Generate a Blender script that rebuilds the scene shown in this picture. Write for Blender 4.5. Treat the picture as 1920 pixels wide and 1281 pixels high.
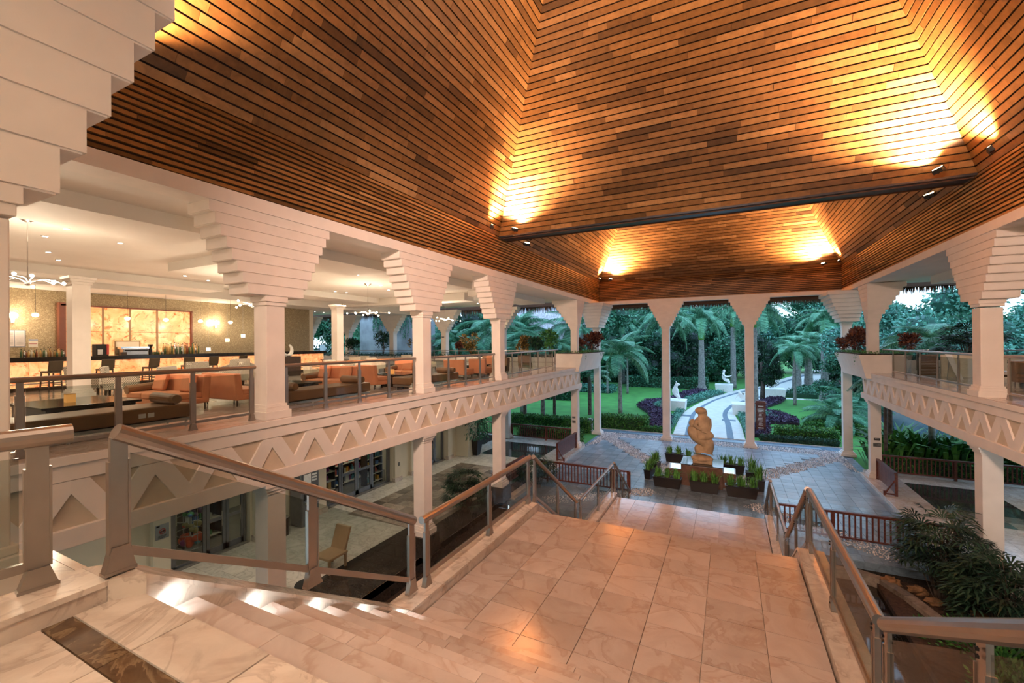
import bpy, math, random
from mathutils import Vector, Matrix
random.seed(7)
S = bpy.context.scene
for o in list(bpy.data.objects): bpy.data.objects.remove(o)
COL = S.collection
PI = math.pi
# ------------------------------------------------------------------ camera
YAW, PITCH, ROLL = .46328, .00374, -.00847
_r = Vector((math.cos(YAW), math.sin(YAW), 0)); _f = Vector((-math.sin(YAW), math.cos(YAW), 0)); _u = Vector((0, 0, 1))
_f2 = _f*math.cos(PITCH) + _u*math.sin(PITCH); _u2 = _u*math.cos(PITCH) - _f*math.sin(PITCH)
_r3 = _r*math.cos(ROLL) + _u2*math.sin(ROLL); _u3 = _u2*math.cos(ROLL) - _r*math.sin(ROLL)
cam = bpy.data.objects.new('camera', bpy.data.cameras.new('camera')); COL.objects.link(cam)
cam.matrix_world = Matrix(((_r3.x, _u3.x, -_f2.x, 0), (_r3.y, _u3.y, -_f2.y, 0), (_r3.z, _u3.z, -_f2.z, 1.6), (0, 0, 0, 1)))
cam.data.sensor_width = 36; cam.data.lens = 812.8/1920*36
cam.data.clip_start = .05; cam.data.clip_end = 600
S.camera = cam
# ------------------------------------------------------------------ world, exposure
W = bpy.data.worlds.new('world'); S.world = W; W.use_nodes = True
_n = W.node_tree.nodes; _l = W.node_tree.links; _n.clear()
_tc = _n.new('ShaderNodeTexCoord'); _sp = _n.new('ShaderNodeSeparateXYZ'); _rp = _n.new('ShaderNodeValToRGB')
_bg = _n.new('ShaderNodeBackground'); _ou = _n.new('ShaderNodeOutputWorld')
_l.new(_tc.outputs['Generated'], _sp.inputs[0]); _l.new(_sp.outputs['Z'], _rp.inputs[0])
_rp.color_ramp.elements[0].position = 0.0; _rp.color_ramp.elements[0].color = (.64, .84, 1.0, 1)
_rp.color_ramp.elements[1].position = .6; _rp.color_ramp.elements[1].color = (.38, .64, 1.0, 1)
_l.new(_rp.outputs[0], _bg.inputs[0]); _bg.inputs[1].default_value = 1.9
_l.new(_bg.outputs[0], _ou.inputs[0])
S.view_settings.view_transform = 'Standard'; S.view_settings.look = 'None'
S.view_settings.gamma = 1; S.view_settings.use_curve_mapping = False
S.view_settings.exposure = 0.85

def light(name, kind, loc, energy, color, target=None, **kw):
    d = bpy.data.lights.new(name, kind); d.energy = energy; d.color = color
    for k, v in kw.items(): setattr(d, k, v)
    o = bpy.data.objects.new(name, d); COL.objects.link(o); o.location = loc
    if target is not None:
        o.rotation_euler = (Vector(target) - Vector(loc)).to_track_quat('-Z', 'Y').to_euler()
    return o
WARM = (1.0, .57, .31); LAMP = (1.0, .82, .61)
# ------------------------------------------------------------------ mesh builder
class MB:
    def __init__(s): s.v = []; s.f = []; s.t = []
    def face(s, pts, t=.5):
        n = len(s.v); s.v += [tuple(p) for p in pts]; s.f.append(tuple(range(n, n+len(pts)))); s.t.append(t)
    def box(s, x0, y0, z0, x1, y1, z1, t=.5):
        if x0 > x1: x0, x1 = x1, x0
        if y0 > y1: y0, y1 = y1, y0
        if z0 > z1: z0, z1 = z1, z0
        s.hexa([(x0,y0,z0),(x1,y0,z0),(x1,y1,z0),(x0,y1,z0),(x0,y0,z1),(x1,y0,z1),(x1,y1,z1),(x0,y1,z1)], t); return s
    def hexa(s, p, t=.5):
        n = len(s.v); s.v += [tuple(q) for q in p]
        for q in ((0,3,2,1),(4,5,6,7),(0,1,5,4),(1,2,6,5),(2,3,7,6),(3,0,4,7)):
            s.f.append(tuple(n+i for i in q)); s.t.append(t)
        return s
    def frus(s, r0, z0, r1, z1, t=.5):
        (a,b,c,d), (e,f,g,h) = r0, r1   # x0,x1,y0,y1
        return s.hexa([(a,c,z0),(b,c,z0),(b,d,z0),(a,d,z0),(e,g,z1),(f,g,z1),(f,h,z1),(e,h,z1)], t)
    def bar(s, p, q, w, h, up=(0,0,1), t=.5):
        p = Vector(p); q = Vector(q); d = (q-p).normalized(); up = Vector(up)
        if abs(d.dot(up)) > .99: up = Vector((0,1,0))
        a = d.cross(up).normalized()*w/2; b = a.cross(d).normalized()*h/2
        return s.hexa([p-a-b, p+a-b, q+a-b, q-a-b, p-a+b, p+a+b, q+a+b, q-a+b], t)
    def tube(s, pts, r, n=8, caps=True, t=.5):
        pts = [Vector(p) for p in pts]; rs = r if isinstance(r, (list, tuple)) else [r]*len(pts)
        base = len(s.v); ref = None
        for i, p in enumerate(pts):
            d = (pts[min(i+1, len(pts)-1)] - pts[max(i-1, 0)]).normalized()
            if ref is None: ref = Vector((0,0,1)) if abs(d.z) < .9 else Vector((1,0,0))
            a = d.cross(ref).normalized(); b = a.cross(d).normalized(); ref = b
            for k in range(n):
                c = 2*PI*k/n; s.v.append(tuple(p + a*math.cos(c)*rs[i] + b*math.sin(c)*rs[i]))
        for i in range(len(pts)-1):
            for k in range(n):
                s.f.append((base+i*n+k, base+i*n+(k+1) % n, base+(i+1)*n+(k+1) % n, base+(i+1)*n+k)); s.t.append(t)
        if caps:
            s.f.append(tuple(base+k for k in range(n))[::-1]); s.t.append(t)
            m = base+(len(pts)-1)*n; s.f.append(tuple(m+k for k in range(n))); s.t.append(t)
        return s
    def lathe(s, prof, c=(0,0,0), n=16, t=.5):
        return s.tube([(c[0], c[1], c[2]+z) for r, z in prof], [max(r, .0005) for r, z in prof], n, True, t)
    def ball(s, c, r, n=10, m=6, t=.5, M=None):
        r = (r, r, r) if not isinstance(r, (tuple, list)) else r
        base = len(s.v); c = Vector(c)
        for i in range(m+1):
            ph = PI*i/m
            for k in range(n):
                th = 2*PI*k/n; q = Vector((r[0]*math.sin(ph)*math.cos(th), r[1]*math.sin(ph)*math.sin(th), -r[2]*math.cos(ph)))
                if M: q = M @ q
                s.v.append(tuple(c+q))
        for i in range(m):
            for k in range(n):
                s.f.append((base+i*n+k, base+i*n+(k+1) % n, base+(i+1)*n+(k+1) % n, base+(i+1)*n+k)); s.t.append(t)
        return s
    def prism(s, poly, z0, z1, t=.5):
        n = len(poly); b = len(s.v)
        s.v += [(p[0], p[1], z0) for p in poly] + [(p[0], p[1], z1) for p in poly]
        s.f.append(tuple(b+i for i in range(n))[::-1]); s.f.append(tuple(b+n+i for i in range(n))); s.t += [t, t]
        for i in range(n):
            j = (i+1) % n; s.f.append((b+i, b+j, b+n+j, b+n+i)); s.t.append(t)
        return s
    def xform(s, M, i0=0):
        for i in range(i0, len(s.v)): s.v[i] = tuple(M @ Vector(s.v[i]))
        return s
BASE = {}
_O1 = 'first second third fourth fifth sixth seventh eighth ninth tenth eleventh twelfth thirteenth fourteenth fifteenth sixteenth seventeenth eighteenth nineteenth'.split()
_O2 = {2:'twenty',3:'thirty',4:'forty'}
_O3 = {2:'twentieth',3:'thirtieth',4:'fortieth'}
def ordn(i):
    """ordinal word of 1-based i"""
    return _O1[i-1] if i < 20 else (_O3[i//10] if i % 10 == 0 else _O2[i//10]+'-'+_O1[i % 10-1])
def base_of(o): return BASE.get(o.name, Vector((0,0,0)))
def mesh_of(mb, name, smooth=False, org=Vector((0,0,0))):
    me = bpy.data.meshes.new(name)
    me.from_pydata([(x-org.x, y-org.y, z-org.z) for x, y, z in mb.v], [], mb.f)
    at = me.attributes.new('tone', 'FLOAT', 'FACE'); at.data.foreach_set('value', mb.t)
    if smooth: me.polygons.foreach_set('use_smooth', [True]*len(mb.f))
    me.update(); return me
def build(mb, name, mat, parent=None, smooth=False, kind=None, bevel=0, at=None):
    """links the builder's shapes as ONE mesh object; shapes are in world coordinates"""
    org = base_of(parent) if parent else (Vector(at) if at else Vector((0,0,0)))
    me = mesh_of(mb, name, smooth, org); me.materials.append(mat)
    o = bpy.data.objects.new(name, me); COL.objects.link(o)
    if parent: o.parent = parent; BASE[o.name] = org.copy()
    else: o.location = org; BASE[o.name] = org.copy()
    if kind: o['kind'] = kind
    if bevel:
        m = o.modifiers.new('bevel', 'BEVEL'); m.width = bevel; m.segments = 2; m.limit_method = 'ANGLE'
    return o
def inst(src, name, parent, loc, rot=(0,0,0), sc=(1,1,1), mat=None):
    """another object on the same mesh (loc in world when parent is an unrotated base)"""
    o = bpy.data.objects.new(name, src); COL.objects.link(o)
    if parent: o.parent = parent; o.location = Vector(loc) - base_of(parent)
    else: o.location = loc
    o.rotation_euler = rot; o.scale = sc; return o
def thing(name, label, cat, loc=(0,0,0), group=None, rotz=0):
    o = bpy.data.objects.new(name, None); COL.objects.link(o); o.location = loc; o.rotation_euler.z = rotz
    o.empty_display_size = .1; o['label'] = label; o['category'] = cat
    if group: o['group'] = group
    BASE[o.name] = Vector(loc); return o
def tag(o, label, cat, group=None, kind=None):
    o['label'] = label; o['category'] = cat
    if group: o['group'] = group
    if kind: o['kind'] = kind
    return o
def struct(name, mb, mat, **kw): return build(mb, name, mat, kind='structure', **kw)
def dup(root, loc, rotz=0, label=None, sc=None, group=None):
    r = root.copy(); COL.objects.link(r); r.location = loc; r.rotation_euler.z = rotz
    if label: r['label'] = label
    if group: r['group'] = group
    if sc: r.scale = (sc, sc, sc) if not isinstance(sc, (tuple, list)) else sc
    for ch in list(root.children):
        c = ch.copy(); COL.objects.link(c); c.parent = r
        for g in list(ch.children):
            d = g.copy(); COL.objects.link(d); d.parent = c
    return r
def B(x0, y0, z0, x1, y1, z1): return MB().box(x0, y0, z0, x1, y1, z1)
# ------------------------------------------------------------------ materials
def newmat(name):
    m = bpy.data.materials.new(name); m.use_nodes = True; nt = m.node_tree
    return m, nt, nt.nodes['Principled BSDF']
def node(nt, t, **kw):
    n = nt.nodes.new(t)
    for k, v in kw.items():
        if k in n.inputs.keys() if isinstance(k, str) else False: n.inputs[k].default_value = v
        else: setattr(n, k, v)
    return n
def ramp(nt, src, stops):
    r = nt.nodes.new('ShaderNodeValToRGB'); cr = r.color_ramp
    while len(cr.elements) < len(stops): cr.elements.new(.5)
    for e, (p, c) in zip(cr.elements, stops): e.position = p; e.color = (*c, 1)
    nt.links.new(src, r.inputs[0]); return r.outputs[0]
def coords(nt, scale=(1,1,1), rnd=True):
    tc = nt.nodes.new('ShaderNodeTexCoord'); mp = nt.nodes.new('ShaderNodeMapping')
    mp.inputs['Scale'].default_value = scale
    nt.links.new(tc.outputs['Object'], mp.inputs[0])
    if rnd:
        oi = nt.nodes.new('ShaderNodeObjectInfo'); ml = nt.nodes.new('ShaderNodeMath'); ml.operation = 'MULTIPLY'; ml.inputs[1].default_value = 37.0
        nt.links.new(oi.outputs['Random'], ml.inputs[0]); nt.links.new(ml.outputs[0], mp.inputs['Location'])
    return mp.outputs[0]
def noise(nt, vec, scale, detail=4, rough=.5, dist=0.0, out='Fac'):
    n = nt.nodes.new('ShaderNodeTexNoise'); n.inputs['Scale'].default_value = scale; n.inputs['Detail'].default_value = detail
    n.inputs['Roughness'].default_value = rough; n.inputs['Distortion'].default_value = dist
    nt.links.new(vec, n.inputs['Vector']); return n.outputs[out]
def bump(nt, b, h, strength=.2, dist=.02):
    n = nt.nodes.new('ShaderNodeBump'); n.inputs['Strength'].default_value = strength; n.inputs['Distance'].default_value = dist
    nt.links.new(h, n.inputs['Height']); nt.links.new(n.outputs[0], b.inputs['Normal'])
def mix(nt, fac, a, b, mode='MIX'):
    n = nt.nodes.new('ShaderNodeMix'); n.data_type = 'RGBA'; n.blend_type = mode
    for s_, v in ((n.inputs[0], fac), (n.inputs[6], a), (n.inputs[7], b)):
        if isinstance(v, (int, float)): s_.default_value = v
        elif isinstance(v, tuple): s_.default_value = (*v, 1)
        else: nt.links.new(v, s_)
    return n.outputs[2]
def tone(nt):
    a = nt.nodes.new('ShaderNodeAttribute'); a.attribute_name = 'tone'; return a.outputs['Fac']
def plain(name, c, rough=.5, metal=0, emis=None, es=1, var=.06, sc=6, spec=.5):
    m, nt, b = newmat(name)
    n = noise(nt, coords(nt), sc, 3)
    c2 = tuple(max(0, x*(1-var*2)) for x in c); c3 = tuple(min(1, x*(1+var)) for x in c)
    nt.links.new(ramp(nt, n, [(.3, c2), (.7, c3)]), b.inputs['Base Color'])
    b.inputs['Roughness'].default_value = rough; b.inputs['Metallic'].default_value = metal
    b.inputs['Specular IOR Level'].default_value = spec
    if emis: b.inputs['Emission Color'].default_value = (*emis, 1); b.inputs['Emission Strength'].default_value = es
    return m
def marble(name, light_, mid, vein, rough=.12, scale=1.2, spread=.25):
    m, nt, b = newmat(name); v = coords(nt)
    oi = nt.nodes.new('ShaderNodeObjectInfo')
    a = noise(nt, v, scale*1.5, 6, .6, 1.2); w = noise(nt, v, scale*.9, 5, .55, 1.6)
    basec = ramp(nt, a, [(.32, mid), (.62, light_)])
    vv = ramp(nt, w, [(.44, (0,0,0)), (.5, (.42,)*3), (.52, (0,0,0))])
    col = mix(nt, vv, basec, vein)
    tn = ramp(nt, oi.outputs['Random'], [(0, (1-spread,)*3), (1, (1,1,1))])
    nt.links.new(mix(nt, 1.0, col, tn, 'MULTIPLY'), b.inputs['Base Color'])
    b.inputs['Roughness'].default_value = rough
    return m
def toned(name, stops, rough=.6, grain=0, scale=(1,1,1), bmp=0, spec=.4, trans=0):
    m, nt, b = newmat(name); t = tone(nt); v = coords(nt, scale)
    col = ramp(nt, t, stops)
    if grain:
        g = noise(nt, v, grain, 5, .6, .6)
        col = mix(nt, .45, col, ramp(nt, g, [(.3, (.25,.25,.25)), (.65, (1,1,1))]), 'MULTIPLY')
        if bmp: bump(nt, b, g, bmp)
    nt.links.new(col, b.inputs['Base Color']); b.inputs['Roughness'].default_value = rough
    b.inputs['Specular IOR Level'].default_value = spec
    if trans: b.inputs['Subsurface Weight'].default_value = 0
    return m
def glass(name, tint=(.75,.78,.76), mixf=.12, rough=.02):
    m = bpy.data.materials.new(name); m.use_nodes = True; nt = m.node_tree; nt.nodes.clear()
    o = nt.nodes.new('ShaderNodeOutputMaterial'); mx = nt.nodes.new('ShaderNodeMixShader'); tr = nt.nodes.new('ShaderNodeBsdfTransparent')
    gl = nt.nodes.new('ShaderNodeBsdfGlossy'); lw = nt.nodes.new('ShaderNodeLayerWeight'); lw.inputs[0].default_value = .5; pw = nt.nodes.new('ShaderNodeMath'); pw.operation = 'POWER'; pw.inputs[1].default_value = 4.5; fr = nt.nodes.new('ShaderNodeMath'); fr.operation = 'MULTIPLY_ADD'; fr.inputs[1].default_value = .45; fr.inputs[2].default_value = .012; nt.links.new(lw.outputs['Facing'], pw.inputs[0]); nt.links.new(pw.outputs[0], fr.inputs[0])
    tr.inputs[0].default_value = (*tint, 1); gl.inputs['Roughness'].default_value = rough
    nt.links.new(fr.outputs[0], mx.inputs[0]); nt.links.new(tr.outputs[0], mx.inputs[1]); nt.links.new(gl.outputs[0], mx.inputs[2])
    nt.links.new(mx.outputs[0], o.inputs[0]); return m
def emit(name, c, s):
    m, nt, b = newmat(name); b.inputs['Base Color'].default_value = (*c, 1)
    b.inputs['Emission Color'].default_value = (*c, 1); b.inputs['Emission Strength'].default_value = s; return m
M = {}
M['plaster'] = plain('plaster', (.80,.735,.67), .62, var=.03, sc=2)
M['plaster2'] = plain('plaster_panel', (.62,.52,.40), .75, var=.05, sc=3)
M['soffit'] = plain('soffit_paint', (.78,.74,.68), .7, var=.02, sc=1)
M['wallcream'] = plain('cream_wall', (.76,.69,.55), .6, var=.03, sc=1)
M['marble'] = marble('pink_marble', (.66,.56,.50), (.57,.46,.40), (.42,.27,.19), .13, 1.1, .22)
M['marblew'] = marble('pale_marble', (.72,.63,.54), (.58,.48,.40), (.33,.25,.20), .14, 1.6, .12)
M['marbleg'] = marble('grey_white_marble', (.74,.71,.64), (.60,.57,.50), (.32,.30,.26), .10, 1.4, .14)
M['marbled'] = marble('dark_brown_marble', (.14,.085,.045), (.08,.045,.025), (.40,.28,.16), .10, 3.5, .2)
M['granite'] = marble('dark_granite', (.055,.048,.042), (.03,.026,.023), (.10,.09,.08), .07, 5, .3)
M['granitel'] = marble('brown_granite', (.42,.36,.29), (.26,.21,.165), (.5,.44,.36), .08, 2.5, .7)
M['slate'] = marble('blue_slate', (.25,.36,.45), (.16,.23,.30), (.10,.14,.19), .24, 1.2, .35)
M['rail'] = plain('bronze_anodised', (.36,.315,.28), .32, .85, var=.03)
M['steel'] = plain('brushed_steel', (.55,.54,.52), .28, .95, var=.03)
M['glass'] = glass('rail_glass'); M['shopglass'] = glass('shop_glass', (.86,.9,.9))
M['dark'] = plain('black_lacquer', (.022,.017,.013), .12, var=.1)
M['darkwood'] = plain('dark_wood', (.055,.032,.018), .35, var=.2, sc=14)
M['redwood'] = plain('red_brown_timber', (.125,.032,.02), .38, var=.25, sc=12)
M['black'] = plain('matt_black', (.012,.012,.012), .6)
M['backing'] = plain('ceiling_backing', (.03,.014,.007), .9)
M['slat'] = toned('ceiling_timber', [(0, (.11,.053,.016)), (.3, (.25,.117,.034)), (.7, (.38,.185,.058)), (1, (.53,.28,.105))], .42, 5, (1,1,1))
M['beamdark'] = plain('dark_steel_beam', (.045,.045,.052), .4, .2)
M['orange'] = plain('orange_upholstery', (.64,.25,.12), .75, var=.06, sc=3)
M['leather'] = plain('brown_leather', (.27,.14,.07), .35, var=.12, sc=3)
M['leatherd'] = plain('olive_leather', (.06,.042,.02), .4, var=.1, sc=3)
M['white'] = plain('white_paint', (.8,.8,.8), .5)
M['cream'] = plain('cream_fabric', (.66,.58,.46), .8)
M['chrome'] = plain('chrome', (.75,.75,.75), .12, 1)
M['bulb'] = emit('lamp_bulb', (1,.78,.5), 30)
M['down'] = emit('downlight_glow', (1,.86,.66), 22)
M['stepled'] = emit('step_light', (.85,.97,1.0), 14)
M['candle'] = emit('amber_candle_box', (1,.45,.12), .35)
M['statue'] = plain('honey_limestone', (.50,.34,.20), .7, var=.12, sc=4)
M['stonew'] = plain('white_stone', (.80,.80,.76), .7, var=.04)
M['brownped'] = plain('brown_stone_block', (.17,.09,.06), .3, var=.15)
M['plantbox'] = plain('dark_planter', (.013,.009,.008), .35, var=.1)
M['soil'] = plain('soil', (.05,.03,.018), .95, var=.4, sc=14)
M['water'] = plain('dark_water', (.012,.009,.006), .04, spec=.8, var=.05)
M['lawn'] = plain('lawn_grass', (.055,.24,.035), .9, var=.13, sc=.9)
M['path'] = plain('pale_path_paving', (.62,.60,.54), .7, var=.06, sc=2)
M['pathband'] = plain('blue_cobble_band', (.13,.18,.23), .6, var=.25, sc=25)
M['pebble'] = toned('pebbles', [(0, (.24,.24,.25)), (.5, (.52,.52,.53)), (1, (.8,.8,.8))], .5)
G = lambda n, a, b_, c, r=.5: toned(n, [(0, a), (.5, b_), (1, c)], r, spec=.35)
M['leaf'] = G('tree_leaves', (.010,.055,.028), (.035,.15,.08), (.11,.33,.19))
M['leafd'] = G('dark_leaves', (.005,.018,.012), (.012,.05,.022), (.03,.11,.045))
M['leafh'] = G('hedge_leaves', (.012,.06,.012), (.04,.17,.03), (.13,.34,.07))
M['leafb'] = G('bluegreen_leaves', (.02,.09,.06), (.075,.27,.19), (.22,.52,.40))
M['palm'] = G('palm_leaflets', (.012,.075,.035), (.045,.20,.10), (.18,.44,.24))
M['purple'] = G('purple_groundcover', (.022,.010,.032), (.055,.028,.07), (.11,.065,.13))
M['croton'] = G('croton_leaves', (.04,.012,.010), (.12,.036,.022), (.25,.10,.05))
M['croton2'] = G('yellow_croton_leaves', (.03,.045,.01), (.16,.10,.02), (.50,.30,.08))
M['rhapis'] = G('rhapis_leaves', (.004,.014,.008), (.012,.04,.02), (.04,.09,.05))
M['lily'] = G('strap_leaves', (.03,.10,.015), (.09,.28,.045), (.2,.48,.11))
M['thatch'] = toned('thatch_straw', [(0, (.05,.022,.012)), (1, (.16,.085,.05))], .9)
M['thatchp'] = toned('weathered_thatch', [(0, (.36,.32,.32)), (1, (.68,.64,.66))], .95)
M['trunk'] = plain('palm_trunk', (.24,.24,.22), .85, var=.25, sc=6)
M['trunkb'] = plain('tree_bark', (.10,.075,.06), .9, var=.3, sc=6)
M['shaft'] = plain('green_crownshaft', (.12,.30,.06), .4, var=.1)
M['concrete'] = plain('weathered_concrete', (.33,.35,.37), .85, var=.2, sc=.8)
M['road'] = plain('grey_water', (.10,.15,.18), .25, var=.2, sc=3)
def checked():
    m, nt, b = newmat('houndstooth_fabric'); v = coords(nt, (1,1,1), False)
    c = nt.nodes.new('ShaderNodeTexChecker'); c.inputs['Scale'].default_value = 44
    c.inputs['Color1'].default_value = (.70,.64,.53,1); c.inputs['Color2'].default_value = (.10,.085,.06,1)
    nt.links.new(v, c.inputs[0]); nt.links.new(c.outputs[0], b.inputs['Base Color']); b.inputs['Roughness'].default_value = .85; return m
M['check'] = checked()
def onyx():
    m, nt, b = newmat('backlit_onyx'); v = coords(nt)
    a = noise(nt, v, 1.3, 5, .6, 1.0); w = noise(nt, v, 2.0, 8, .65, 2.2)
    c = ramp(nt, a, [(.3, (.95,.33,.12)), (.5, (1,.48,.20)), (.74, (1,.74,.40))])
    k = ramp(nt, w, [(.34, (.62,.26,.12)), (.47, (1,.92,.88)), (1, (1,1,1))])
    c = mix(nt, 1.0, c, k, 'MULTIPLY'); nt.links.new(c, b.inputs['Emission Color']); nt.links.new(c, b.inputs['Base Color'])
    b.inputs['Emission Strength'].default_value = .5; b.inputs['Roughness'].default_value = .2; return m
M['onyx'] = onyx()
def gold():
    m, nt, b = newmat('gold_mosaic'); v = coords(nt, (1,1,1), False)
    vo = nt.nodes.new('ShaderNodeTexVoronoi'); vo.inputs['Scale'].default_value = 42; nt.links.new(v, vo.inputs['Vector'])
    nt.links.new(ramp(nt, vo.outputs['Color'], [(.1, (.28,.20,.11)), (.6, (.37,.28,.16)), (1, (.60,.48,.29))]), b.inputs['Base Color'])
    b.inputs['Metallic'].default_value = .55; b.inputs['Roughness'].default_value = .3
    nm = nt.nodes.new('ShaderNodeBump'); nm.inputs['Strength'].default_value = .5; nm.inputs['Distance'].default_value = .02
    nt.links.new(vo.outputs['Color'], nm.inputs['Height']); nt.links.new(nm.outputs[0], b.inputs['Normal']); return m
M['gold'] = gold()
# =================================================================== STRUCTURE
XL, XR, YN, YF = -8.8, 6.2, .9, 32.6          # hall faces
ZW0, ZW1 = 4.69, 6.2                           # timber band
SL = 1.75
# ---- timber ceilings: each face is a piece of the setting, each slat a part of it
def board_run(mb, a, d, up, nrm, L, w, th, rnd):
    """boards of varying length laid end to end from a along d"""
    s = 0
    while s < L:
        l = min(rnd.uniform(.7, 2.6), L-s)
        if L-s-l < .3: l = L-s
        o = nrm*rnd.uniform(-.003, .003)
        p0 = a + d*(s+.002) + o; p1 = a + d*(s+l-.002) + o
        mb.hexa([p0, p1, p1+nrm*th, p0+nrm*th, p0+up*w, p1+up*w, p1+up*w+nrm*th, p0+up*w+nrm*th], min(1, max(0, rnd.gauss(.55, .24))))
        s += l
def slope_face(name, P0, P1, inward, hmax, slats=True):
    P0 = Vector(P0); P1 = Vector(P1); d = (P1-P0).normalized(); L = (P1-P0).length; n = Vector(inward)
    up = (n + Vector((0,0,SL))).normalized(); nrm = up.cross(d)
    if nrm.dot(n) < 0: nrm = -nrm            # into the room, downwards
    if nrm.z > 0: nrm = -nrm
    S2 = math.sqrt(1+SL*SL)
    hm = min(hmax, L/2)
    q = lambda h, s: P0 + d*s + n*h + Vector((0,0,SL*h)) - nrm*.05
    mb = MB(); a, b, c, e = q(0,0), q(0,L), q(hm, L-hm), q(hm, hm)
    mb.hexa([a-nrm*.06, b-nrm*.06, c-nrm*.06, e-nrm*.06, a, b, c, e])
    cl = struct(name, mb, M['backing'])
    if slats:
        rnd = random.Random(int(P0.y*7+P0.x*3+P1.x*11+P1.y*5)+900); pitch = .2; k = 0
        while True:
            h = k*pitch/S2
            if h + pitch/S2 > hm: break
            m = MB(); Ls = L-2*h-.02
            board_run(m, P0 + d*(h+.01) + n*h + Vector((0,0,SL*h)) - nrm*.045, d, up, nrm, Ls, pitch-.036, .045, rnd)
            build(m, 'slat', M['slat'], cl); k += 1
    return cl
def band(name, P0, P1, inward):
    P0 = Vector(P0); P1 = Vector(P1); d = (P1-P0).normalized(); L = (P1-P0).length; n = Vector(inward)
    q = P0 - n*.05; r = P1 - n*.05
    m = MB(); m.hexa([q-n*.12, r-n*.12, r, q, q-n*.12+Vector((0,0,1.5)), r-n*.12+Vector((0,0,1.5)), r+Vector((0,0,1.5)), q+Vector((0,0,1.5))])
    cl = struct(name, m, M['backing']); rnd = random.Random(int(P0.x*10+P0.y*3+50))
    for k in range(13):
        m = MB(); board_run(m, P0 + Vector((0,0,k*.1165+.012)) - n*.045, d, Vector((0,0,1)), n, L, .068, .055, rnd)
        build(m, 'slat', M['slat'], cl)
    return cl
YM0, YM1 = 16.45, 17.35
slope_face('ceiling', (XL,YM0,ZW1), (XR,YM0,ZW1), (0,-1,0), 7.3)
slope_face('ceiling', (XL,YN,ZW1), (XL,YM0,ZW1), (1,0,0), 7.3)
slope_face('ceiling', (XR,YN,ZW1), (XR,YM0,ZW1), (-1,0,0), 7.3)
slope_face('ceiling', (XL,YN,ZW1), (XR,YN,ZW1), (0,1,0), 7.3, False)
slope_face('ceiling', (XL,YF,ZW1), (XR,YF,ZW1), (0,-1,0), 4.2)
slope_face('ceiling', (XL,YM1,ZW1), (XL,YF,ZW1), (1,0,0), 4.2)
slope_face('ceiling', (XR,YM1,ZW1), (XR,YF,ZW1), (-1,0,0), 4.2)
slope_face('ceiling', (XL,YM1,ZW1), (XR,YM1,ZW1), (0,1,0), 7.3, False)
struct('ceiling', B(-6,YM1+4,ZW1+SL*4.15, 4,YF-4,ZW1+SL*4.15+.1), M['backing'])
struct('ceiling', B(-3,7,ZW1+SL*7.2, 0,10,ZW1+SL*7.2+.1), M['backing'])
band('trim_1', (XL,YN,ZW0), (XL,YF,ZW0), (1,0,0))
band('trim_2', (XR,YN,ZW0), (XR,YF,ZW0), (-1,0,0))
band('trim_3', (XL,YF,ZW0), (XR,YF,ZW0), (0,-1,0))
band('trim_4', (XL,YN,ZW0), (XR,YN,ZW0), (0,1,0))
bm_ = struct('trim_5', B(XL,YM0,ZW1-.06, XR,YM1,ZW1+.02), M['beamdark'])
struct('trim_6', B(XL,YM0+.03,ZW1, XR,YM1-.03,ZW1+1.6), M['backing'])
# ---- white fascia beams under the timber
for nm, b in (('trim_7', (-9.35,YN-.5,4.40, XL+.02,YF+.5,4.68)), ('trim_8', (XR-.02,YN-.5,4.44, 6.75,YF+.5,4.70)),
              ('trim_9', (XL,YF-.02,4.44, XR,YF+.5,4.69)), ('trim_10', (-9.3,YN-.5,4.42, 6.7,YN,4.68))):
    struct(nm, B(*b), M['plaster'])
# ---- floors of the upper level
def slab(name, b, mat): return struct(name, B(*b), mat)
slab('floor', (-25,-7,-.22, XL-.02,27.9,-.012), M['plaster'])
slab('floor', (XR+.02,1,-.22, 15,28.2,-.012), M['plaster'])
fl = slab('floor', (-8.78,-7,-.35, 12,.98,-.03), M['plaster'])
# ---- left and right balcony fronts with the zigzag relief
def zig_mesh(mirror):
    m = MB(); w, H, s = .21, .70, .53125
    if mirror: s, w = -s, -w
    y = [(0,0), (w,0), (s,-.72*H), (s,-H), (s-w,-H), (0,-.28*H)]
    v = [(0, a, b) for a, b in y] + [(.045, a, b) for a, b in y]
    n = 6
    fs = [tuple(range(n)), tuple(range(n, 2*n))] + [(i, (i+1) % n, n+(i+1) % n, n+i) for i in range(n)]
    m.v = v; m.f = fs; m.t = [.5]*len(fs); return m
ZM = [mesh_of(zig_mesh(False), 'zigzag_bar'), mesh_of(zig_mesh(True), 'zigzag_bar')]
for q in ZM: q.materials.append(M['plaster'])
def balcony(side, y0, y1, yp0):
    sx = 1 if side == 'left' else -1; X = XL if side == 'left' else XR
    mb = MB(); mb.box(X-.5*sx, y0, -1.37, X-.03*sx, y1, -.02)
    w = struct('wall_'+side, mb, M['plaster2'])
    e = MB(); e.box(X-.52*sx, y0, -.15, X+.06*sx, y1+.04, -.012); e.box(X-.52*sx, y0, -.39, X+.025*sx, y1+.02, -.15)
    build(e, 'cornice', M['plaster'], w, bevel=.006)
    e = B(X-.55*sx, y0, -1.38, X+.05*sx, y1+.08, -1.10); build(e, 'lower_rail', M['plaster'], w, bevel=.006)
    k = 0
    while yp0 + 1.0625*k < y1:
        yp = yp0 + 1.0625*k; k += 1
        if yp-.55 < y0: continue
        for q, mm in enumerate(ZM):
            if yp + (.53 if q == 0 else -.53) > y1: continue
            o = inst(mm, 'zigzag_bar', w, (X-.03*sx, yp, -.395), sc=(sx, 1, 1))
    return w
balcony('left', 1.0, 27.75, 6.03-1.0625*4)
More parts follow.
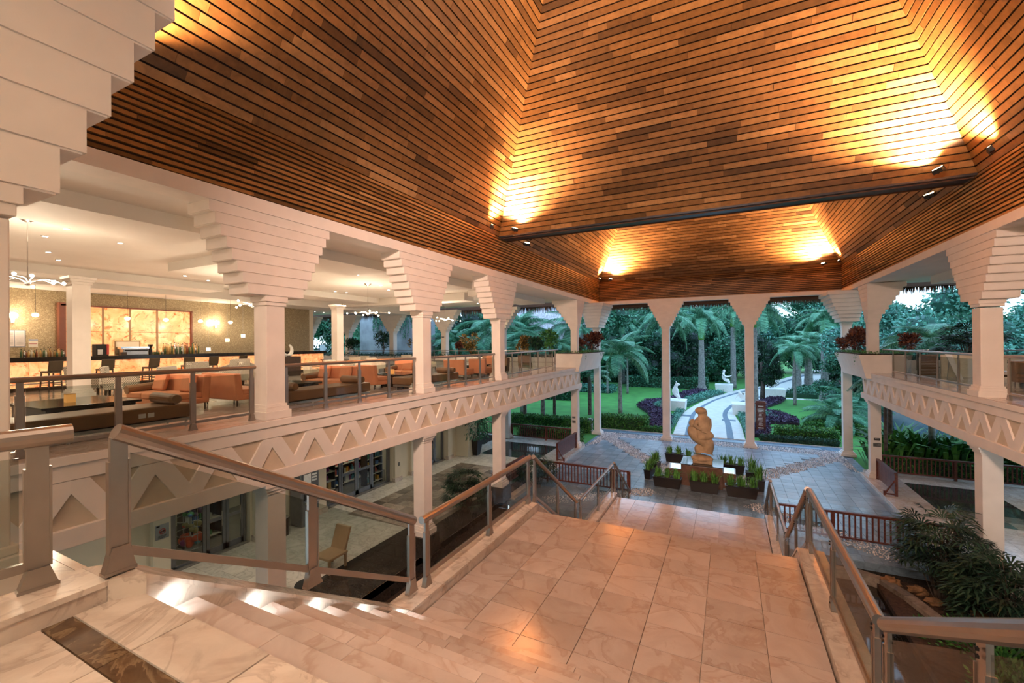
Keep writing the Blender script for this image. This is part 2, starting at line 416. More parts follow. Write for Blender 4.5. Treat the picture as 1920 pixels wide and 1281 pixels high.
balcony('right', 9.0, 28.3, 16.5-1.0625*6)
# polished slabs on the upper floors (built singly where they show)
def tiles(parent, x0, x1, y0, y1, z, dx, dy, mat, stag=0, gap=.004, th=.02, seed=1, meshes={}, keep=None, name='floor_tile', zj=.0012):
    rnd = random.Random(seed); key = (round(dx,3), round(dy,3), mat.name, th)
    if key not in meshes:
        m = MB(); m.frus((gap/2, dx-gap/2, gap/2, dy-gap/2), 0, (gap/2+.002, dx-gap/2-.002, gap/2+.002, dy-gap/2-.002), th)
        me = mesh_of(m, name); me.materials.append(mat); meshes[key] = me
    n = 0; j = 0; y = y0
    while y < y1-1e-4:
        x = x0 - (stag*dx if j % 2 else 0)
        while x < x1-1e-4:
            sx = 1; xx = x; ww = dx
            if xx < x0: ww = dx-(x0-xx); xx = x0
            ww = min(ww, x1-xx); hh = min(dy, y1-y)
            if ww > .02 and (keep is None or keep(xx+ww/2, y+hh/2)):
                inst(meshes[key], name, parent, (xx, y, z-th + rnd.uniform(-zj, zj)), sc=(ww/dx, hh/dy, 1)); n += 1
            x += dx
        y += dy; j += 1
    return n
def floorbase(name, b, mat=None): return slab(name, b, mat or M['granite'])
fb = floorbase('floor', (-9.42,-1,-.03, XL+.03,27.5,-.014), M['marblew'])
tiles(fb, -9.4, XL+.05, .9, 27.0, 0, .62, .62, M['marble'])
fb = floorbase('floor', (-24.9,-3,-.03, -9.42,27.5,-.014), M['marblew'])
tiles(fb, -24.6, -9.42, 1.2, 27.2, 0, 1.24, 1.24, M['marble'], seed=4)
fb = floorbase('floor', (XR-.03,9,-.03, 14.5,28.2,-.014), M['marblew'])
tiles(fb, XR-.05, 14.0, 12, 28.1, 0, .62, 1.24, M['marble'], seed=5)
# ---- top platform by the camera
fb = floorbase('floor', (-4.8,-2.5,-.03, 4.0,1.45,-.014), M['marblew'])
tiles(fb, -3.5, .9, 1.14, 1.45, 0, .68, .31, M['marblew'], seed=2)
tiles(fb, -3.5, .9, 1.0, 1.14, 0, .68, .14, M['marbled'], seed=3)
tiles(fb, -3.5, .9, -2.4, 1.0, 0, .68, .68, M['marblew'], seed=6)
tiles(fb, -4.8, -3.84, -2.4, 1.4, 0, .96, .63, M['marblew'], seed=7)
tiles(fb, .9, 4.0, -2.4, 1.4, 0, .62, .63, M['marblew'], seed=8)
# ---- staircase: two landings, three flights
SXL, SXR = -3.38, .90
R1 = .17; Z1 = -1.70; Z2 = -3.56; ZP = -5.43
st = struct('floor', MB().box(SXL,7.8,Z1-.5, SXR,4.0,Z1-.022).box(SXL,10.7,Z2-.5,SXR,14.5,Z2-.022), M['marblew'])
tiles(st, SXL, SXR, 4.0, 7.82, Z1, .62, .425, M['marble'], stag=.0, seed=11)
tiles(st, SXL, SXR, 10.70, 14.50, Z2, .62, .475, M['marble'], seed=12)
stair = thing('staircase', 'broad marble staircase with two landings descending from camera to slate patio', 'stairs', (-1.24,1.45,ZP))
def slabrow(y0, y1, z, r, seed, n=4, off=0):
    rnd = random.Random(seed); xs = [SXL]
    x = SXL + off
    while x < SXR-.3:
        x += rnd.uniform(.85, 1.25)
        if x < SXR-.25: xs.append(x)
    xs.append(SXR)
    for a, b in zip(xs, xs[1:]):
        build(MB().box(a+.0015, y0, z-.03, b-.0015, y1+.012, z), 'tread_slab', M['marble'], stair, bevel=.004)
    build(B(SXL, y0+.002, z-r-.02, SXR, y1, z-.03), 'riser', M['marblew'], stair)
for k in range(1, 10): slabrow(1.45+.2833*(k-1)-.01, 1.45+.2833*k, -R1*k, R1, k)
build(B(SXL,1.40,-R1-.02,SXR,1.448,-.03), 'riser', M['marblew'], stair)
for k in range(1, 11): slabrow(7.82+.288*(k-1), 7.82+.288*k, Z1-.169*k, .169, 20+k)
for k in range(1, 11): slabrow(14.5+.288*(k-1), 14.5+.288*k, Z2-.17*k, .17, 40+k)
# kerbs
def kerb(path, xa, xb, h, drop, mat, name='kerb'):
    """marble kerb following (y,z) path; parts cut at each joint"""
    for (ya, za), (yb, zb) in zip(path, path[1:]):
        n = max(1, round((yb-ya)/.62))
        for i in range(n):
            a = ya+(yb-ya)*i/n+.001; b = ya+(yb-ya)*(i+1)/n-.001
            z0 = za+(zb-za)*i/n+h; z1 = za+(zb-za)*(i+1)/n+h
            for (x0, x1, da, db, nm) in ((xa, xb, -.035, 0, 'kerb_cap'), (xa+.012*(1 if xb > xa else -1), xb-.012*(1 if xb > xa else -1), -drop, -.035, 'kerb_block')):
                m = MB().hexa([(x0,a,z0+da),(x1,a,z0+da),(x1,b,z1+da),(x0,b,z1+da),(x0,a,z0+db),(x1,a,z0+db),(x1,b,z1+db),(x0,b,z1+db)])
                build(m, nm, mat, stair)
PATH = [(1.45,.13), (4.05,-1.57+.02), (7.85,-1.57+.02), (10.75,-3.44), (14.55,-3.44), (17.35,-5.28)]
for xa, xb in ((SXL, -3.72), (SXR, 1.24)):
    kerb(PATH, xa, xb, 0, .62, M['marblew'])
    kerb([(-2.4,.13),(1.45,.13)] if xa > 0 else [(-2.4,.13),(1.30,.13)], xa if xa > 0 else -3.50, xb if xa > 0 else -3.86, 0, .4, M['marblew'])
build(MB().prism([(-3.50,1.30),(-3.38,1.45),(-3.72,1.45),(-3.86,1.30)], -.3, .13), 'kerb_block', M['marblew'], stair)
for xs in ((-3.70,-3.40), (.92,1.22)):
    m = MB()
    for (ya, za), (yb, zb) in zip(PATH, PATH[1:]):
        m.hexa([(xs[0],ya,ZP-.6),(xs[1],ya,ZP-.6),(xs[1],yb,ZP-.6),(xs[0],yb,ZP-.6),(xs[0],ya,za-.6),(xs[1],ya,za-.6),(xs[1],yb,zb-.6),(xs[0],yb,zb-.6)])
    build(m, 'stringer', M['plaster2'], stair)
# step lights set into the risers beside the left kerb
for k in (1, 3, 5, 7, 9):
    y = 1.45+.2833*(k-1); z = -R1*k+.085
    t = thing('step_light', 'small cool white step light low beside the left kerb, riser %s from the top landing' % ('first','','third','','fifth','','seventh','','ninth')[k-1], 'light', (SXL+.04, y+.006, z), 'step lights down the left kerb')
    build(B(SXL+.015,y-.004,z-.018,SXL+.075,y+.002,z+.018), 'housing', M['steel'], t)
    build(B(SXL+.02,y+.001,z-.012,SXL+.07,y+.004,z+.012), 'lens', M['stepled'], t)
    light('step_lamp', 'SPOT', (SXL+.10, y+.02, z+.02), 3.2, (.85,.96,1), (SXL+.0, y+.30, z-.10), spot_size=2.0, spot_blend=.8, shadow_soft_size=.03)
# ---- columns
def capital_rows(n=8): return range(n)
def column(lab, x0, x1, y0, y1, zb, zc, cap=None, base=.09, neck=True, blk=.0):
    """shaft from zb to zc; cap = (bottom rect, top rect, z0, z1)"""
    t = thing('column', lab, 'column', ((x0+x1)/2, (y0+y1)/2, zb))
    build(B(x0, y0, zb+.30, x1, y1, zc), 'shaft', M['plaster'], t, bevel=.01)
    b = MB()
    for i, (e, za, zz) in enumerate(((base, 0, .17), (base*.62, .17, .25), (base*.3, .25, .31))):
        b.box(x0-e, y0-e, zb+za, x1+e, y1+e, zb+zz)
    build(b, 'base', M['plaster'], t, bevel=.008)
    if cap:
        (a0, z0, a1, z1, n) = cap
        for i in range(n):
            f = i/(n-1); r = [a0[j]+(a1[j]-a0[j])*f for j in range(4)]
            h = (z1-z0)/n; za = z0+h*i
            q_ = .018; m = MB().box(r[0]+q_, r[2]+q_, za, r[1]-q_, r[3]-q_, za+.014)
            m.box(r[0], r[2], za+.014, r[1], r[3], za+h)
            build(m, 'capital_band', M['plaster'], t)
        m = MB()
        m.box(x0-.05, y0-.05, z0-.12, x1+.05, y1+.05, z0); m.box(x0-.025, y0-.025, z0-.2, x1+.025, y1+.025, z0-.12)
        build(m, 'necking', M['plaster'], t, bevel=.006)
    else:
        m = MB()
        for e, za, zz in ((.03,-.24,-.16), (.07,-.16,-.08), (.11,-.08,0)): m.box(x0-e, y0-e, zc+za, x1+e, y1+e, zc+zz)
        build(m, 'necking', M['plaster'], t, bevel=.006)
    return t
YK = [.65+5.32*k for k in range(7)]
LABL = {1:'white square column nearest the bar on the left balcony edge', 2:'second white balcony column, between the two orange sofa bays', 3:'third white balcony column, before the leather armchairs'}
for k in (1, 2, 3):
    y = YK[k]; c = y+.215
    column(LABL[k], XL-.50, XL-.07, y, y+.43, 0, 2.47, ((XL-.66, XL-.005, c-.65, c+.65), 2.66, (XL-.73, XL-.005, c-1.39, c+1.39), 4.40, 8))
y = YK[5]
column('white column rising from the planter at the end of left balcony', XL-.50, XL-.07, y, y+.43, 0, 2.47, ((XL-.66, XL-.005, y-.06, y+.6), 2.66, (XL-1.75, XL-.005, y-.1, y+1.5), 4.40, 8))
column('white column on right balcony edge with a flared stepped capital', XR+.03, XR+.49, YK[3]-.1, YK[3]+.36, 0, 2.47, ((XR+.0, XR+.75, YK[3]-.28, YK[3]+.95), 2.70, (XR+.0, XR+1.75, YK[3]-1.03, YK[3]+1.85), 4.44, 8))
column('white column rising from the planter at the end of right balcony', XR+.03, XR+.46, y, y+.43, 0, 2.47, ((XR+.0, XR+.55, y-.06, y+.6), 2.66, (XR-.02, XR+1.5, y-.1, y+1.6), 4.42, 8))
# nearest column, left edge of the picture
column('large white column at the far left beside the stair top with big stepped capital', -4.63, -4.20, .64, 1.07, 0, 2.44, ((-4.75, -4.17, .5, 1.30), 2.66, (-4.80, -4.15, -.6, 2.0), 4.66, 6))
# tall columns of the front, standing on the patio
for xc, nm in ((-4.03, 'tall slim white column left of the garden path'), (1.22, 'tall slim white column right of the garden path')):
    column(nm, xc-.25, xc+.25, YF+.0, YF+.5, ZP, 2.52, ((xc-.42, xc+.42, YF-.01, YF+.5), 2.71, (xc-1.2, xc+1.2, YF-.01, YF+.5), 4.44, 8), base=.13)
column('tall slim white corner column at the left end of the front', -9.3, -8.86, YF, YF+.44, ZP, 2.5, ((-9.5, -8.55, YF-1.2, YF+.5), 2.7, (-9.6, -7.9, YF-2.4, YF+.5), 4.42, 8), base=.16)
column('tall slim white corner column at the right end of the front', 6.2, 6.66, YF, YF+.44, ZP, 2.5, ((5.9, 6.8, YF-1.2, YF+.5), 2.7, (5.1, 6.9, YF-2.4, YF+.5), 4.42, 8), base=.16)
# columns of the lounge and of its open end
column('white column inside the lounge in front of the backlit bar', -18.22, -17.79, 5.80, 6.23, 0, 3.75, None)
column('white column inside the lounge near the middle of the room', -19.2, -18.77, 16.6, 17.03, 0, 3.75, None)
OPEN = [(-14.25, 'beside the pale thatch'), (-19.24, 'with a small black plaque, facing the palms'), (-24.4, 'right of the vine-hung grey wall'), (-29.4, 'left of the vine-hung grey wall'), (-34.3, 'farthest left, lit by a downlight')]
for x, nm in OPEN:
    column('white column at the open end of the lounge, '+nm, x-.43, x, YK[5], YK[5]+.43, 0, 2.5, ((x-.65, x+.2, YK[5]-.1, YK[5]+.5), 2.66, (x-1.5, x+1.1, YK[5]-.1, YK[5]+.5), 4.15, 7))
column('white column at the far side of the right balcony room', 12.0, 12.45, YK[4], YK[4]+.43, 0, 2.5, ((11.8, 12.6, YK[4]-.2, YK[4]+.6), 2.66, (11.0, 13.4, YK[4]-1.2, YK[4]+1.5), 4.4, 8))
# ground-storey supports
GF = -5.25
for side, x0 in (('left', XL-.5), ('right', XR+.07)):
    for k, zb in ((1, -4.65), (2, -4.65), (3, -4.65), (5, GF)):
        if side == 'right' and k < 3: continue
        wh = {1:'first', 2:'second', 3:'third', 5:'end'}[k]
        column('cream ground-floor pillar under the %s balcony, %s from the stair top' % (side, wh), x0, x0+.43, YK[k], YK[k]+.43, zb if not (side == 'right') else GF, -1.38, None, base=.1)
        if zb == -4.65 and side == 'left':
            struct('trim_11', B(x0-.16, YK[k]-.16, GF-.02, x0+.59, YK[k]+.59, zb), M['granite'])
# ---- ceilings of the side rooms
slab('ceiling', (-36,-7,4.42, -9.3,28.4,4.6), M['soffit'])
slab('ceiling', (6.7,-7,4.46, 15,28.4,4.64), M['soffit'])
slab('ceiling', (-9.3,-7,4.42, 6.7,YN-.5,4.6), M['soffit'])
n = 20
for b in ((-12.4,-1,4.12,-10.6,5.9,4.42), (-12.4,8.6,4.12,-10.6,11.6,4.42), (-12.4,14.2,4.12,-10.6,17.1,4.42), (-12.4,19.6,4.12,-10.6,26.0,4.42),
          (-16.9,7.9,4.12,-14.1,11.3,4.42), (-21.0,13.2,4.12,-19.2,21.0,4.42), (-24.6,-5,3.90,-22.4,27.2,4.42), (-22.4,-5,4.12,-20.9,12,4.42), (-36,20.2,4.0,-13,21.2,4.42),
          (8.2,18.5,4.1,9.0,26,4.46), (9.0,25.2,4.1,14,26,4.46)):
    struct('trim_%d' % n, B(*b), M['soffit']); n += 1
# walls of the lounge and beyond
slab('wall_left', (-25,-7,0, -24.6,19.5,4.42), M['gold'])
slab('wall_left', (-36,19.5,0, -24.6,19.8,4.42), M['wallcream'])
slab('wall_back', (-25,-7.2,-5.3, 16,-7,4.6), M['wallcream'])
slab('wall_right', (15,-7,-5.3, 15.3,24.5,4.64), M['wallcream'])
slab('floor', (-36.2,19.8,-.22, -24.9,27.9,0), M['marble'])
slab('wall_left', (-36.2,19.8,0, -36,27.9,4.42), M['wallcream'])

for x in (-14.25, -19.24, -24.4):
    column('cream ground-floor pillar under the open end of the lounge, %s' % {-14.25:'right next to the timber balustrade', -19.24:'behind the potted shrub', -24.4:'farthest into the shade'}[x], x-.43, x, YK[5]+.6, YK[5]+1.03, GF, -1.38, None, base=.14)
# =================================================================== ROOF SHELL (keeps daylight out of the timber vaults)
def roofshell(y0, y1, name):
    e = .45; cx = (XL+XR)/2; cy = (y0+y1)/2; hz = ZW1+SL*7.5+.3
    m = MB()
    for a, b in (((XL-e,y0-e),(XR+e,y0-e)), ((XR+e,y0-e),(XR+e,y1+e)), ((XR+e,y1+e),(XL-e,y1+e)), ((XL-e,y1+e),(XL-e,y0-e))):
        m.hexa([(a[0],a[1],ZW1-.1),(b[0],b[1],ZW1-.1),(cx,cy,hz),(cx,cy,hz),(a[0],a[1],ZW1+.3),(b[0],b[1],ZW1+.3),(cx,cy,hz+.4),(cx,cy,hz+.4)])
    struct(name, m, M['thatch'])
roofshell(YN, YM0+.3, 'ceiling'); roofshell(YM1-.3, YF, 'ceiling')
for b in ((XL-.9,YN-.5,4.6,XL-.25,YF+.9,6.6), (XR+.25,YN-.5,4.6,XR+.9,YF+.9,6.6), (XL-.9,YF+.25,4.68,XR+.9,YF+.9,6.6), (XL-.9,YN-1,4.6,XR+.9,YN-.25,6.6)):
    struct('ceiling', B(*b), M['thatch'])
# fringe of thatch hanging below the eaves
def fringe(segs, zt, zb0, zb1, mat, seed, label, step=.03, wid=.085):
    rnd = random.Random(seed); m = MB()
    for (x0, y0, x1, y1) in segs:
        L = math.hypot(x1-x0, y1-y0); n = int(L/step); dx, dy = (x1-x0)/L, (y1-y0)/L
        for i in range(n):
            for q in range(2):
                s = (i+rnd.random())*step; o = rnd.uniform(-.12,.12); w = rnd.uniform(.3,1)*wid; zb = rnd.uniform(zb0, zb1)
                x = x0+dx*s-dy*o; y = y0+dy*s+dx*o; j = rnd.uniform(-.05,.05)
                m.face([(x-dx*w/2,y-dy*w/2,zt),(x+dx*w/2,y+dy*w/2,zt),(x+dx*j,y+dy*j,zb)], rnd.random())
    o = build(m, 'thatch_fringe', mat); tag(o, label, 'thatch', kind='stuff'); return o
fringe([(XL-1,33.75,XR+1,33.75)], 4.36, 3.92, 4.16, M['thatch'], 3, 'dark brown thatch fringe hanging along the front eave above garden view')
fringe([(-36,29.1,XL-1,29.1)], 4.3, 3.65, 4.0, M['thatch'], 4, 'dark brown thatch fringe above the open end of the lounge')
fringe([(XR+1,29.1,15,29.1),(15.2,29,15.2,24)], 4.4, 3.8, 4.2, M['thatch'], 5, 'dark brown thatch fringe above the right balcony opening')
for b in ((XL-1,33.45,4.25,XR+1,33.95,4.9),(-36,28.9,4.2,XL-1,29.4,4.8),(XR+1,28.9,4.3,15.2,29.4,4.9)): struct('ceiling', B(*b), M['thatch'])
# =================================================================== GLASS RAILINGS
def railing(label, pts, posts, h, rad=.055, pw=.085, lift=.0, group=None, glassz=(.16,.88), perp=None, foot=.13):
    """pts: base polyline (x,y,z); posts: distances given as fractions [0..1] along it"""
    P = [Vector(p) for p in pts]; t = thing('glass_railing', label, 'railing', tuple((P[0]+P[-1])/2), group)
    L = [0]
    for a, b in zip(P, P[1:]): L.append(L[-1]+(b-a).length)
    def at(f):
        s = f*L[-1]
        for i in range(len(P)-1):
            if s <= L[i+1]+1e-6: return P[i].lerp(P[i+1], (s-L[i])/(L[i+1]-L[i]))
        return P[-1]
    up = Vector((0,0,h))
    build(MB().tube([p+up for p in P], rad, 14), 'handrail', M['rail'], t, smooth=False)
    for f in posts:
        p = at(f); d = (at(min(1, f+.02))-at(max(0, f-.02))); d.z = 0; d.normalize(); s = Vector((-d.y, d.x, 0))
        q = build(MB().bar(p+Vector((0,0,.0)), p+up*.97, pw, .028, up=s), 'post', M['rail'], t)
        m = MB().bar(p+Vector((0,0,.0)), p+Vector((0,0,.02)), pw*1.9, .07, up=s)
        a, b = d*pw*.95, d*pw*.5; sv = s*.032
        m.hexa([p-a-sv, p+a-sv, p+a+sv, p-a+sv, p-b-sv+Vector((0,0,foot)), p+b-sv+Vector((0,0,foot)), p+b+sv+Vector((0,0,foot)), p-b+sv+Vector((0,0,foot))])
        f_ = build(m, 'post_foot', M['rail'], t)
        side = MB()
        for g in (-1, 1): side.bar(p+d*g*(pw*.5+.006)+Vector((0,0,h*.14)), p+d*g*(pw*.5+.006)+Vector((0,0,h*.8)), .012, .042, up=s)
        build(side, 'glazing_clip', M['rail'], t)
        sc = MB()
        for zz in (.08, .86, .90): sc.box(p.x+s.x*.03-.008, p.y+s.y*.03-.008, p.z+h*zz-.008, p.x+s.x*.03+.008, p.y+s.y*.03+.008, p.z+h*zz+.008)
        build(sc, 'screw', M['black'], t)
    for a, b in zip(posts, posts[1:]):
        pa, pb = at(a), at(b); dd = (pb-pa); e = dd.normalized()*(pw*.5+.012)
        build(MB().bar(pa+e+Vector((0,0,.15)), pb-e+Vector((0,0,.15)), .03, .055), 'bottom_rail', M['rail'], t)
        pa2, pb2 = pa+e*1.3, pb-e*1.3; s = Vector((-dd.y, dd.x, 0)).normalized()*.005
        z0, z1 = Vector((0,0,glassz[0]*h+.02)), Vector((0,0,glassz[1]*h))
        build(MB().hexa([pa2-s+z0, pb2-s+z0, pb2+s+z0, pa2+s+z0, pa2-s+z1, pb2-s+z1, pb2+s+z1, pa2+s+z1]), 'glass_pane', M['glass'], t)
    return t
KX, KR = -3.55, 1.07
zc1, zc2 = -1.55, -3.44
railing('glass railing at the lower left beside the top landing kerb', [(-3.95,-.9,.13),(-3.88,.3,.13),(-3.76,1.22,.13)], [.1,.5,.93], .92, .06, .095)
for x, sd in ((KX, 'left'), (KR, 'right')):
    railing('glass railing sloping down the %s side of the first stair flight' % sd, [(x,1.36,.15),(x,4.30,-1.51)], [.005,.50,.985], .90, .055, .09, foot=.17)
    railing('level glass railing along the %s side of the upper stair landing' % sd, [(x,4.46,zc1),(x,7.85,zc1)], [.03,.52,.975], .88, .05, .075)
    railing('glass railing sloping down the %s side of the middle flight' % sd, [(x,8.02,zc1-.08),(x,10.75,zc2-.0)], [.02,.5,.97], .93, .045, .07)
    railing('level glass railing along the %s side of the lower landing' % sd, [(x,11.0,zc2),(x,14.6,zc2)], [.02,.5,.98], .88, .042, .065)
    railing('glass railing sloping down the %s side of the last flight to patio' % sd, [(x,14.85,zc2-.09),(x,17.35,-5.25)], [.03,.5,.93], 1.0, .042, .065)
def uprail(label, x, ys, xe=None, e0=.05, e1=.08):
    x1 = xe if xe is not None else x; y0, y1 = ys[0]-e0, ys[-1]+e1
    railing(label, [(x,y0,0),(x1,y1,0)], [(y-y0)/(y1-y0) for y in ys], 1.13, .042, .07)
uprail('glass railing on left balcony edge nearest the camera, before the long bench', -9.08, [.2,1.3,2.4,3.52,4.64,5.77])
uprail('glass railing on left balcony between the first and second column', -9.08, [6.57,7.66,8.78,9.93,11.08], e0=.1)
uprail('glass railing on left balcony between the second and third column', -9.08, [11.95,13.01,14.15,15.23,16.39], e0=.1)
uprail('glass railing on left balcony running out to the end planter', -9.08, [17.3,18.4,19.7,21.0,22.4,23.85,25.3], xe=-9.95, e1=1.3)
uprail('glass railing on right balcony running back from the end planter', 6.72, [17.3,19.2,20.8,22.4,23.95,25.5], e1=1.4)
uprail('glass railing on right balcony at the right edge of picture', 6.60, [11,12.3,13.6,14.85,16.05], e1=.15)
# =================================================================== BALCONY PLANTERS
def planter(side):
    sx = 1 if side == 'left' else -1; X = XL if side == 'left' else XR
    x0, x1, xb0, xb1 = X-1.3*sx, X+.5*sx, X-1.3*sx, X+.22*sx
    t = thing('balcony_planter', 'pale flared concrete planter trough closing the end of the %s balcony' % side, 'planter', (X,28,-.28))
    y0, y1, y1b = 26.6, 32.1, 31.3
    def rect(z0, z1, a, b, ya, yb, yat, ybt, at_, bt): return MB().hexa([(a,ya,z0),(b,ya,z0),(b,yb,z0),(a,yb,z0),(at_,yat,z1),(bt,yat,z1),(bt,ybt,z1),(at_,ybt,z1)])
    m = rect(-.28, .88, xb0, xb1, y0, y1b, y0, y1, x0, x1)
    build(m, 'trough', M['plaster'], t)
    build(rect(.88, .93, x0+.1*sx, x1-.1*sx, y0+.1, y1-.1, y0+.1, y1-.1, x0+.1*sx, x1-.1*sx), 'soil', M['soil'], t)
    m = MB(); rnd = random.Random(5+sx)
    for i in range(2600):
        x = rnd.uniform(min(x0,x1)+.02, max(x0,x1)-.0); y = rnd.uniform(y0+.02, y1-.0); leafq(m, (x, y, .93+rnd.random()*.12), .07, rnd)
    for i in range(70):
        c = rnd.choice((27.2, 31.0, 31.6)); y = c+rnd.gauss(0,.12); zz = .9-abs(rnd.gauss(0,.25)); leafq(m, (x1+.03*sx, y, zz), .07, rnd)
    build(m, 'ground_creeper', M['leafh'], t, kind='stuff'); return t
def leafq(m, p, s, rnd, n=None, asp=.45, t=None):
    d = Vector((rnd.gauss(0,1), rnd.gauss(0,1), rnd.gauss(0,.7))).normalized() if n is None else n
    a = d.cross(Vector((rnd.random()-.5, rnd.random()-.5, rnd.random()-.5))).normalized()
    p = Vector(p); q = p+d*s; w = a*s*asp*.5; c = (p+q)/2
    m.face([p, c+w, q, c-w], rnd.random() if t is None else t)
planter('left'); planter('right')
# =================================================================== PATIO
pt = struct('floor', B(-9.0,17.3,ZP-.25, 6.6,35.0,ZP-.03), M['slate'])
def inband(x, y):
    if abs(y-32.9) < .75: return True
    for sx_ in (-1, 1):
        # diagonals from the statue out to the front corners and back to the stair side
        ax, ay = -1.2+sx_*1.5, 24.3; bx, by = (-8.2 if sx_ < 0 else 5.8), 32.2
        L = math.hypot(bx-ax, by-ay); dx, dy = (bx-ax)/L, (by-ay)/L; s = (x-ax)*dx+(y-ay)*dy; q = abs(-(x-ax)*dy+(y-ay)*dx)
        if 0 < s < L and q < .55: return True
        ax, ay = -1.2+sx_*2.0, 21.3; bx, by = (-7.4 if sx_ < 0 else 4.9), 18.0
        L = math.hypot(bx-ax, by-ay); dx, dy = (bx-ax)/L, (by-ay)/L; s = (x-ax)*dx+(y-ay)*dy; q = abs(-(x-ax)*dy+(y-ay)*dx)
        if 0 < s < L and q < .5: return True
    if x < -7.9 and y > 28.2 and (x+8.7) < (y-28.2)*.25: return True
    if x > 5.4 and y > 28.2 and (6.2-x) < (y-28.2)*.25: return True
    return False
cnt = 0; rest = MB(); rnd = random.Random(3)
_tm = MB().frus((.002,.498,.002,.498), 0, (.004,.496,.004,.496), .03); _tme = mesh_of(_tm, 'slate_tile'); _tme.materials.append(M['slate'])
y = 17.3; cells = []
while y < 33.9:
    x = -8.7
    while x < 6.1:
        if not inband(x+.25, y+.25) and not (SXL-.4 < x+.25 < SXR+.35 and y < 17.2): cells.append((x, y))
        x += .5
    y += .5
for i, (x, y) in enumerate(cells):
    if i < 298: inst(_tme, 'slate_tile', pt, (x, y, ZP-.03+rnd.uniform(-.002,.002)))
    else:
        z = ZP-.03+rnd.uniform(-.002,.003); rest.frus((x+.002,x+.498,y+.002,y+.498), z, (x+.005,x+.495,y+.005,y+.495), z+.03)
def slatevar():
    m, nt, b = newmat('blue_slate_field'); v = coords(nt, (1,1,1), False)
    br = nt.nodes.new('ShaderNodeTexBrick'); br.inputs['Scale'].default_value = 1; br.offset = 0; br.inputs['Brick Width'].default_value = .5; br.inputs['Row Height'].default_value = .5
    br.inputs['Mortar Size'].default_value = .003; br.inputs['Color1'].default_value = (.17,.235,.29,1); br.inputs['Color2'].default_value = (.31,.40,.48,1); br.inputs['Mortar'].default_value = (.09,.11,.13,1)
    mp = nt.nodes.new('ShaderNodeMapping'); mp.inputs['Location'].default_value = (8.7+.5, -17.3+.5*200, 0); nt.links.new(v, mp.inputs[0]); nt.links.new(mp.outputs[0], br.inputs[0])
    c = mix(nt, .5, br.outputs[0], ramp(nt, noise(nt, v, 1.6, 6, .6, 1), [(.3, (.4,.42,.45)), (.7, (1,1,1))]), 'MULTIPLY')
    nt.links.new(c, b.inputs['Base Color']); b.inputs['Roughness'].default_value = .3; return m
build(rest, 'slate_tile', slatevar(), pt, kind='stuff')
m = MB(); y = 17.4; rnd = random.Random(9)
while y < 33.9:
    x = -8.7
    while x < 6.2:
        if inband(x, y):
            px, py = x+rnd.uniform(-.03,.03), y+rnd.uniform(-.03,.03); a = rnd.uniform(.03,.055); b = a*rnd.uniform(.6,.9); th = rnd.random()*PI
            ct, st_ = math.cos(th), math.sin(th); t_ = rnd.random(); z = ZP-.035
            ring = [(px+ct*a*u-st_*b*v, py+st_*a*u+ct*b*v) for u, v in ((1,0),(.5,.87),(-.5,.87),(-1,0),(-.5,-.87),(.5,-.87))]
            top = [(px+(q[0]-px)*.55, py+(q[1]-py)*.55, z+.045) for q in ring]
            for i in range(6): m.face([(*ring[i], z), (*ring[(i+1) % 6], z), top[(i+1) % 6], top[i]], t_)
            m.face(top, t_)
        x += .095
    y += .095
o = build(m, 'pebble_paving', M['pebble'], pt, kind='stuff')
# slate border and pale kerb to the garden
bd = struct('floor', B(-9.6,33.9,ZP-.2,6.9,34.9,ZP-.012), M['slate'])
struct('trim_40', B(-9.6,34.9,ZP-.2,6.9,35.0,ZP+.02), M['marblew'])
# kerbs between patio and the covered walks
for side, xa, xb in (('left', -8.95, -8.68), ('right', 6.32, 6.05)):
    t = struct('trim_4'+('1' if side == 'left' else '2'), B(xa, 17.5, ZP-.2, xb, 28.2, GF-.03), M['marblew'])
    y = 17.5
    while y < 28.1:
        build(MB().box(xa, y+.002, GF-.03, xb+(.02 if side == 'left' else -.02), min(y+.7, 28.2)-.002, GF+.01), 'kerb_slab', M['marblew'], t, bevel=.006); y += .7
# walks
w1 = struct('floor', B(-36,-4,GF-.25,-8.95,29,GF-.03), M['marblew'])
def leftkeep(x, y): return x < -9.0
def lfloor(x0, x1, y0, y1, mat, seed, d=.62):
    tiles(w1, x0, x1, y0, y1, GF, d, d, mat, seed=seed)
# pale border strips and dark/brown panels of the left walk
lfloor(-15.0,-13.85,7.0,27.4, M['marbleg'], 1, .575)
lfloor(-13.85,-10.8,6.0,12.7, M['marbleg'], 2, .61)
lfloor(-13.85,-10.0,12.7,21.0, M['granitel'], 3, .55)
lfloor(-13.85,-8.95,21.0,23.3, M['marbleg'], 4, .7)
lfloor(-13.9,-10.1,23.3,26.9, M['granite'], 5, .6)
lfloor(-10.1,-8.95,23.3,27.4, M['marbleg'], 6, .58)
lfloor(-13.9,-10.1,26.9,28.3, M['marbleg'], 7, .7)
lfloor(-19,-14.9,23.0,24.6, M['marbleg'], 8, .7)
lfloor(-19,-14.9,24.6,28.3, M['granite'], 9, .7)
lfloor(-10.8,-8.95,4.0,12.7, M['granite'], 10, .62)
lfloor(-10.0,-8.95,12.7,21.0, M['granite'], 12, .6)
lfloor(-13.9,-10.8,4.4,6.0, M['granite'], 13, .6)
w2 = struct('floor', B(6.32,8,GF-.25,15,29,GF-.03), M['marblew'])
tiles(w2, 6.3, 7.45, 17.4, 28.2, GF, .575, .6, M['marble'], seed=21)
tiles(w2, 7.45, 14, 27.0, 28.3, GF, .65, .65, M['marblew'], seed=22)
tiles(w2, 7.45, 10.4, 23.4, 27.0, GF, .6, .6, M['granite'], seed=23)
tiles(w2, 10.4, 14, 22.0, 27.0, GF, .6, .62, M['marblew'], seed=24)
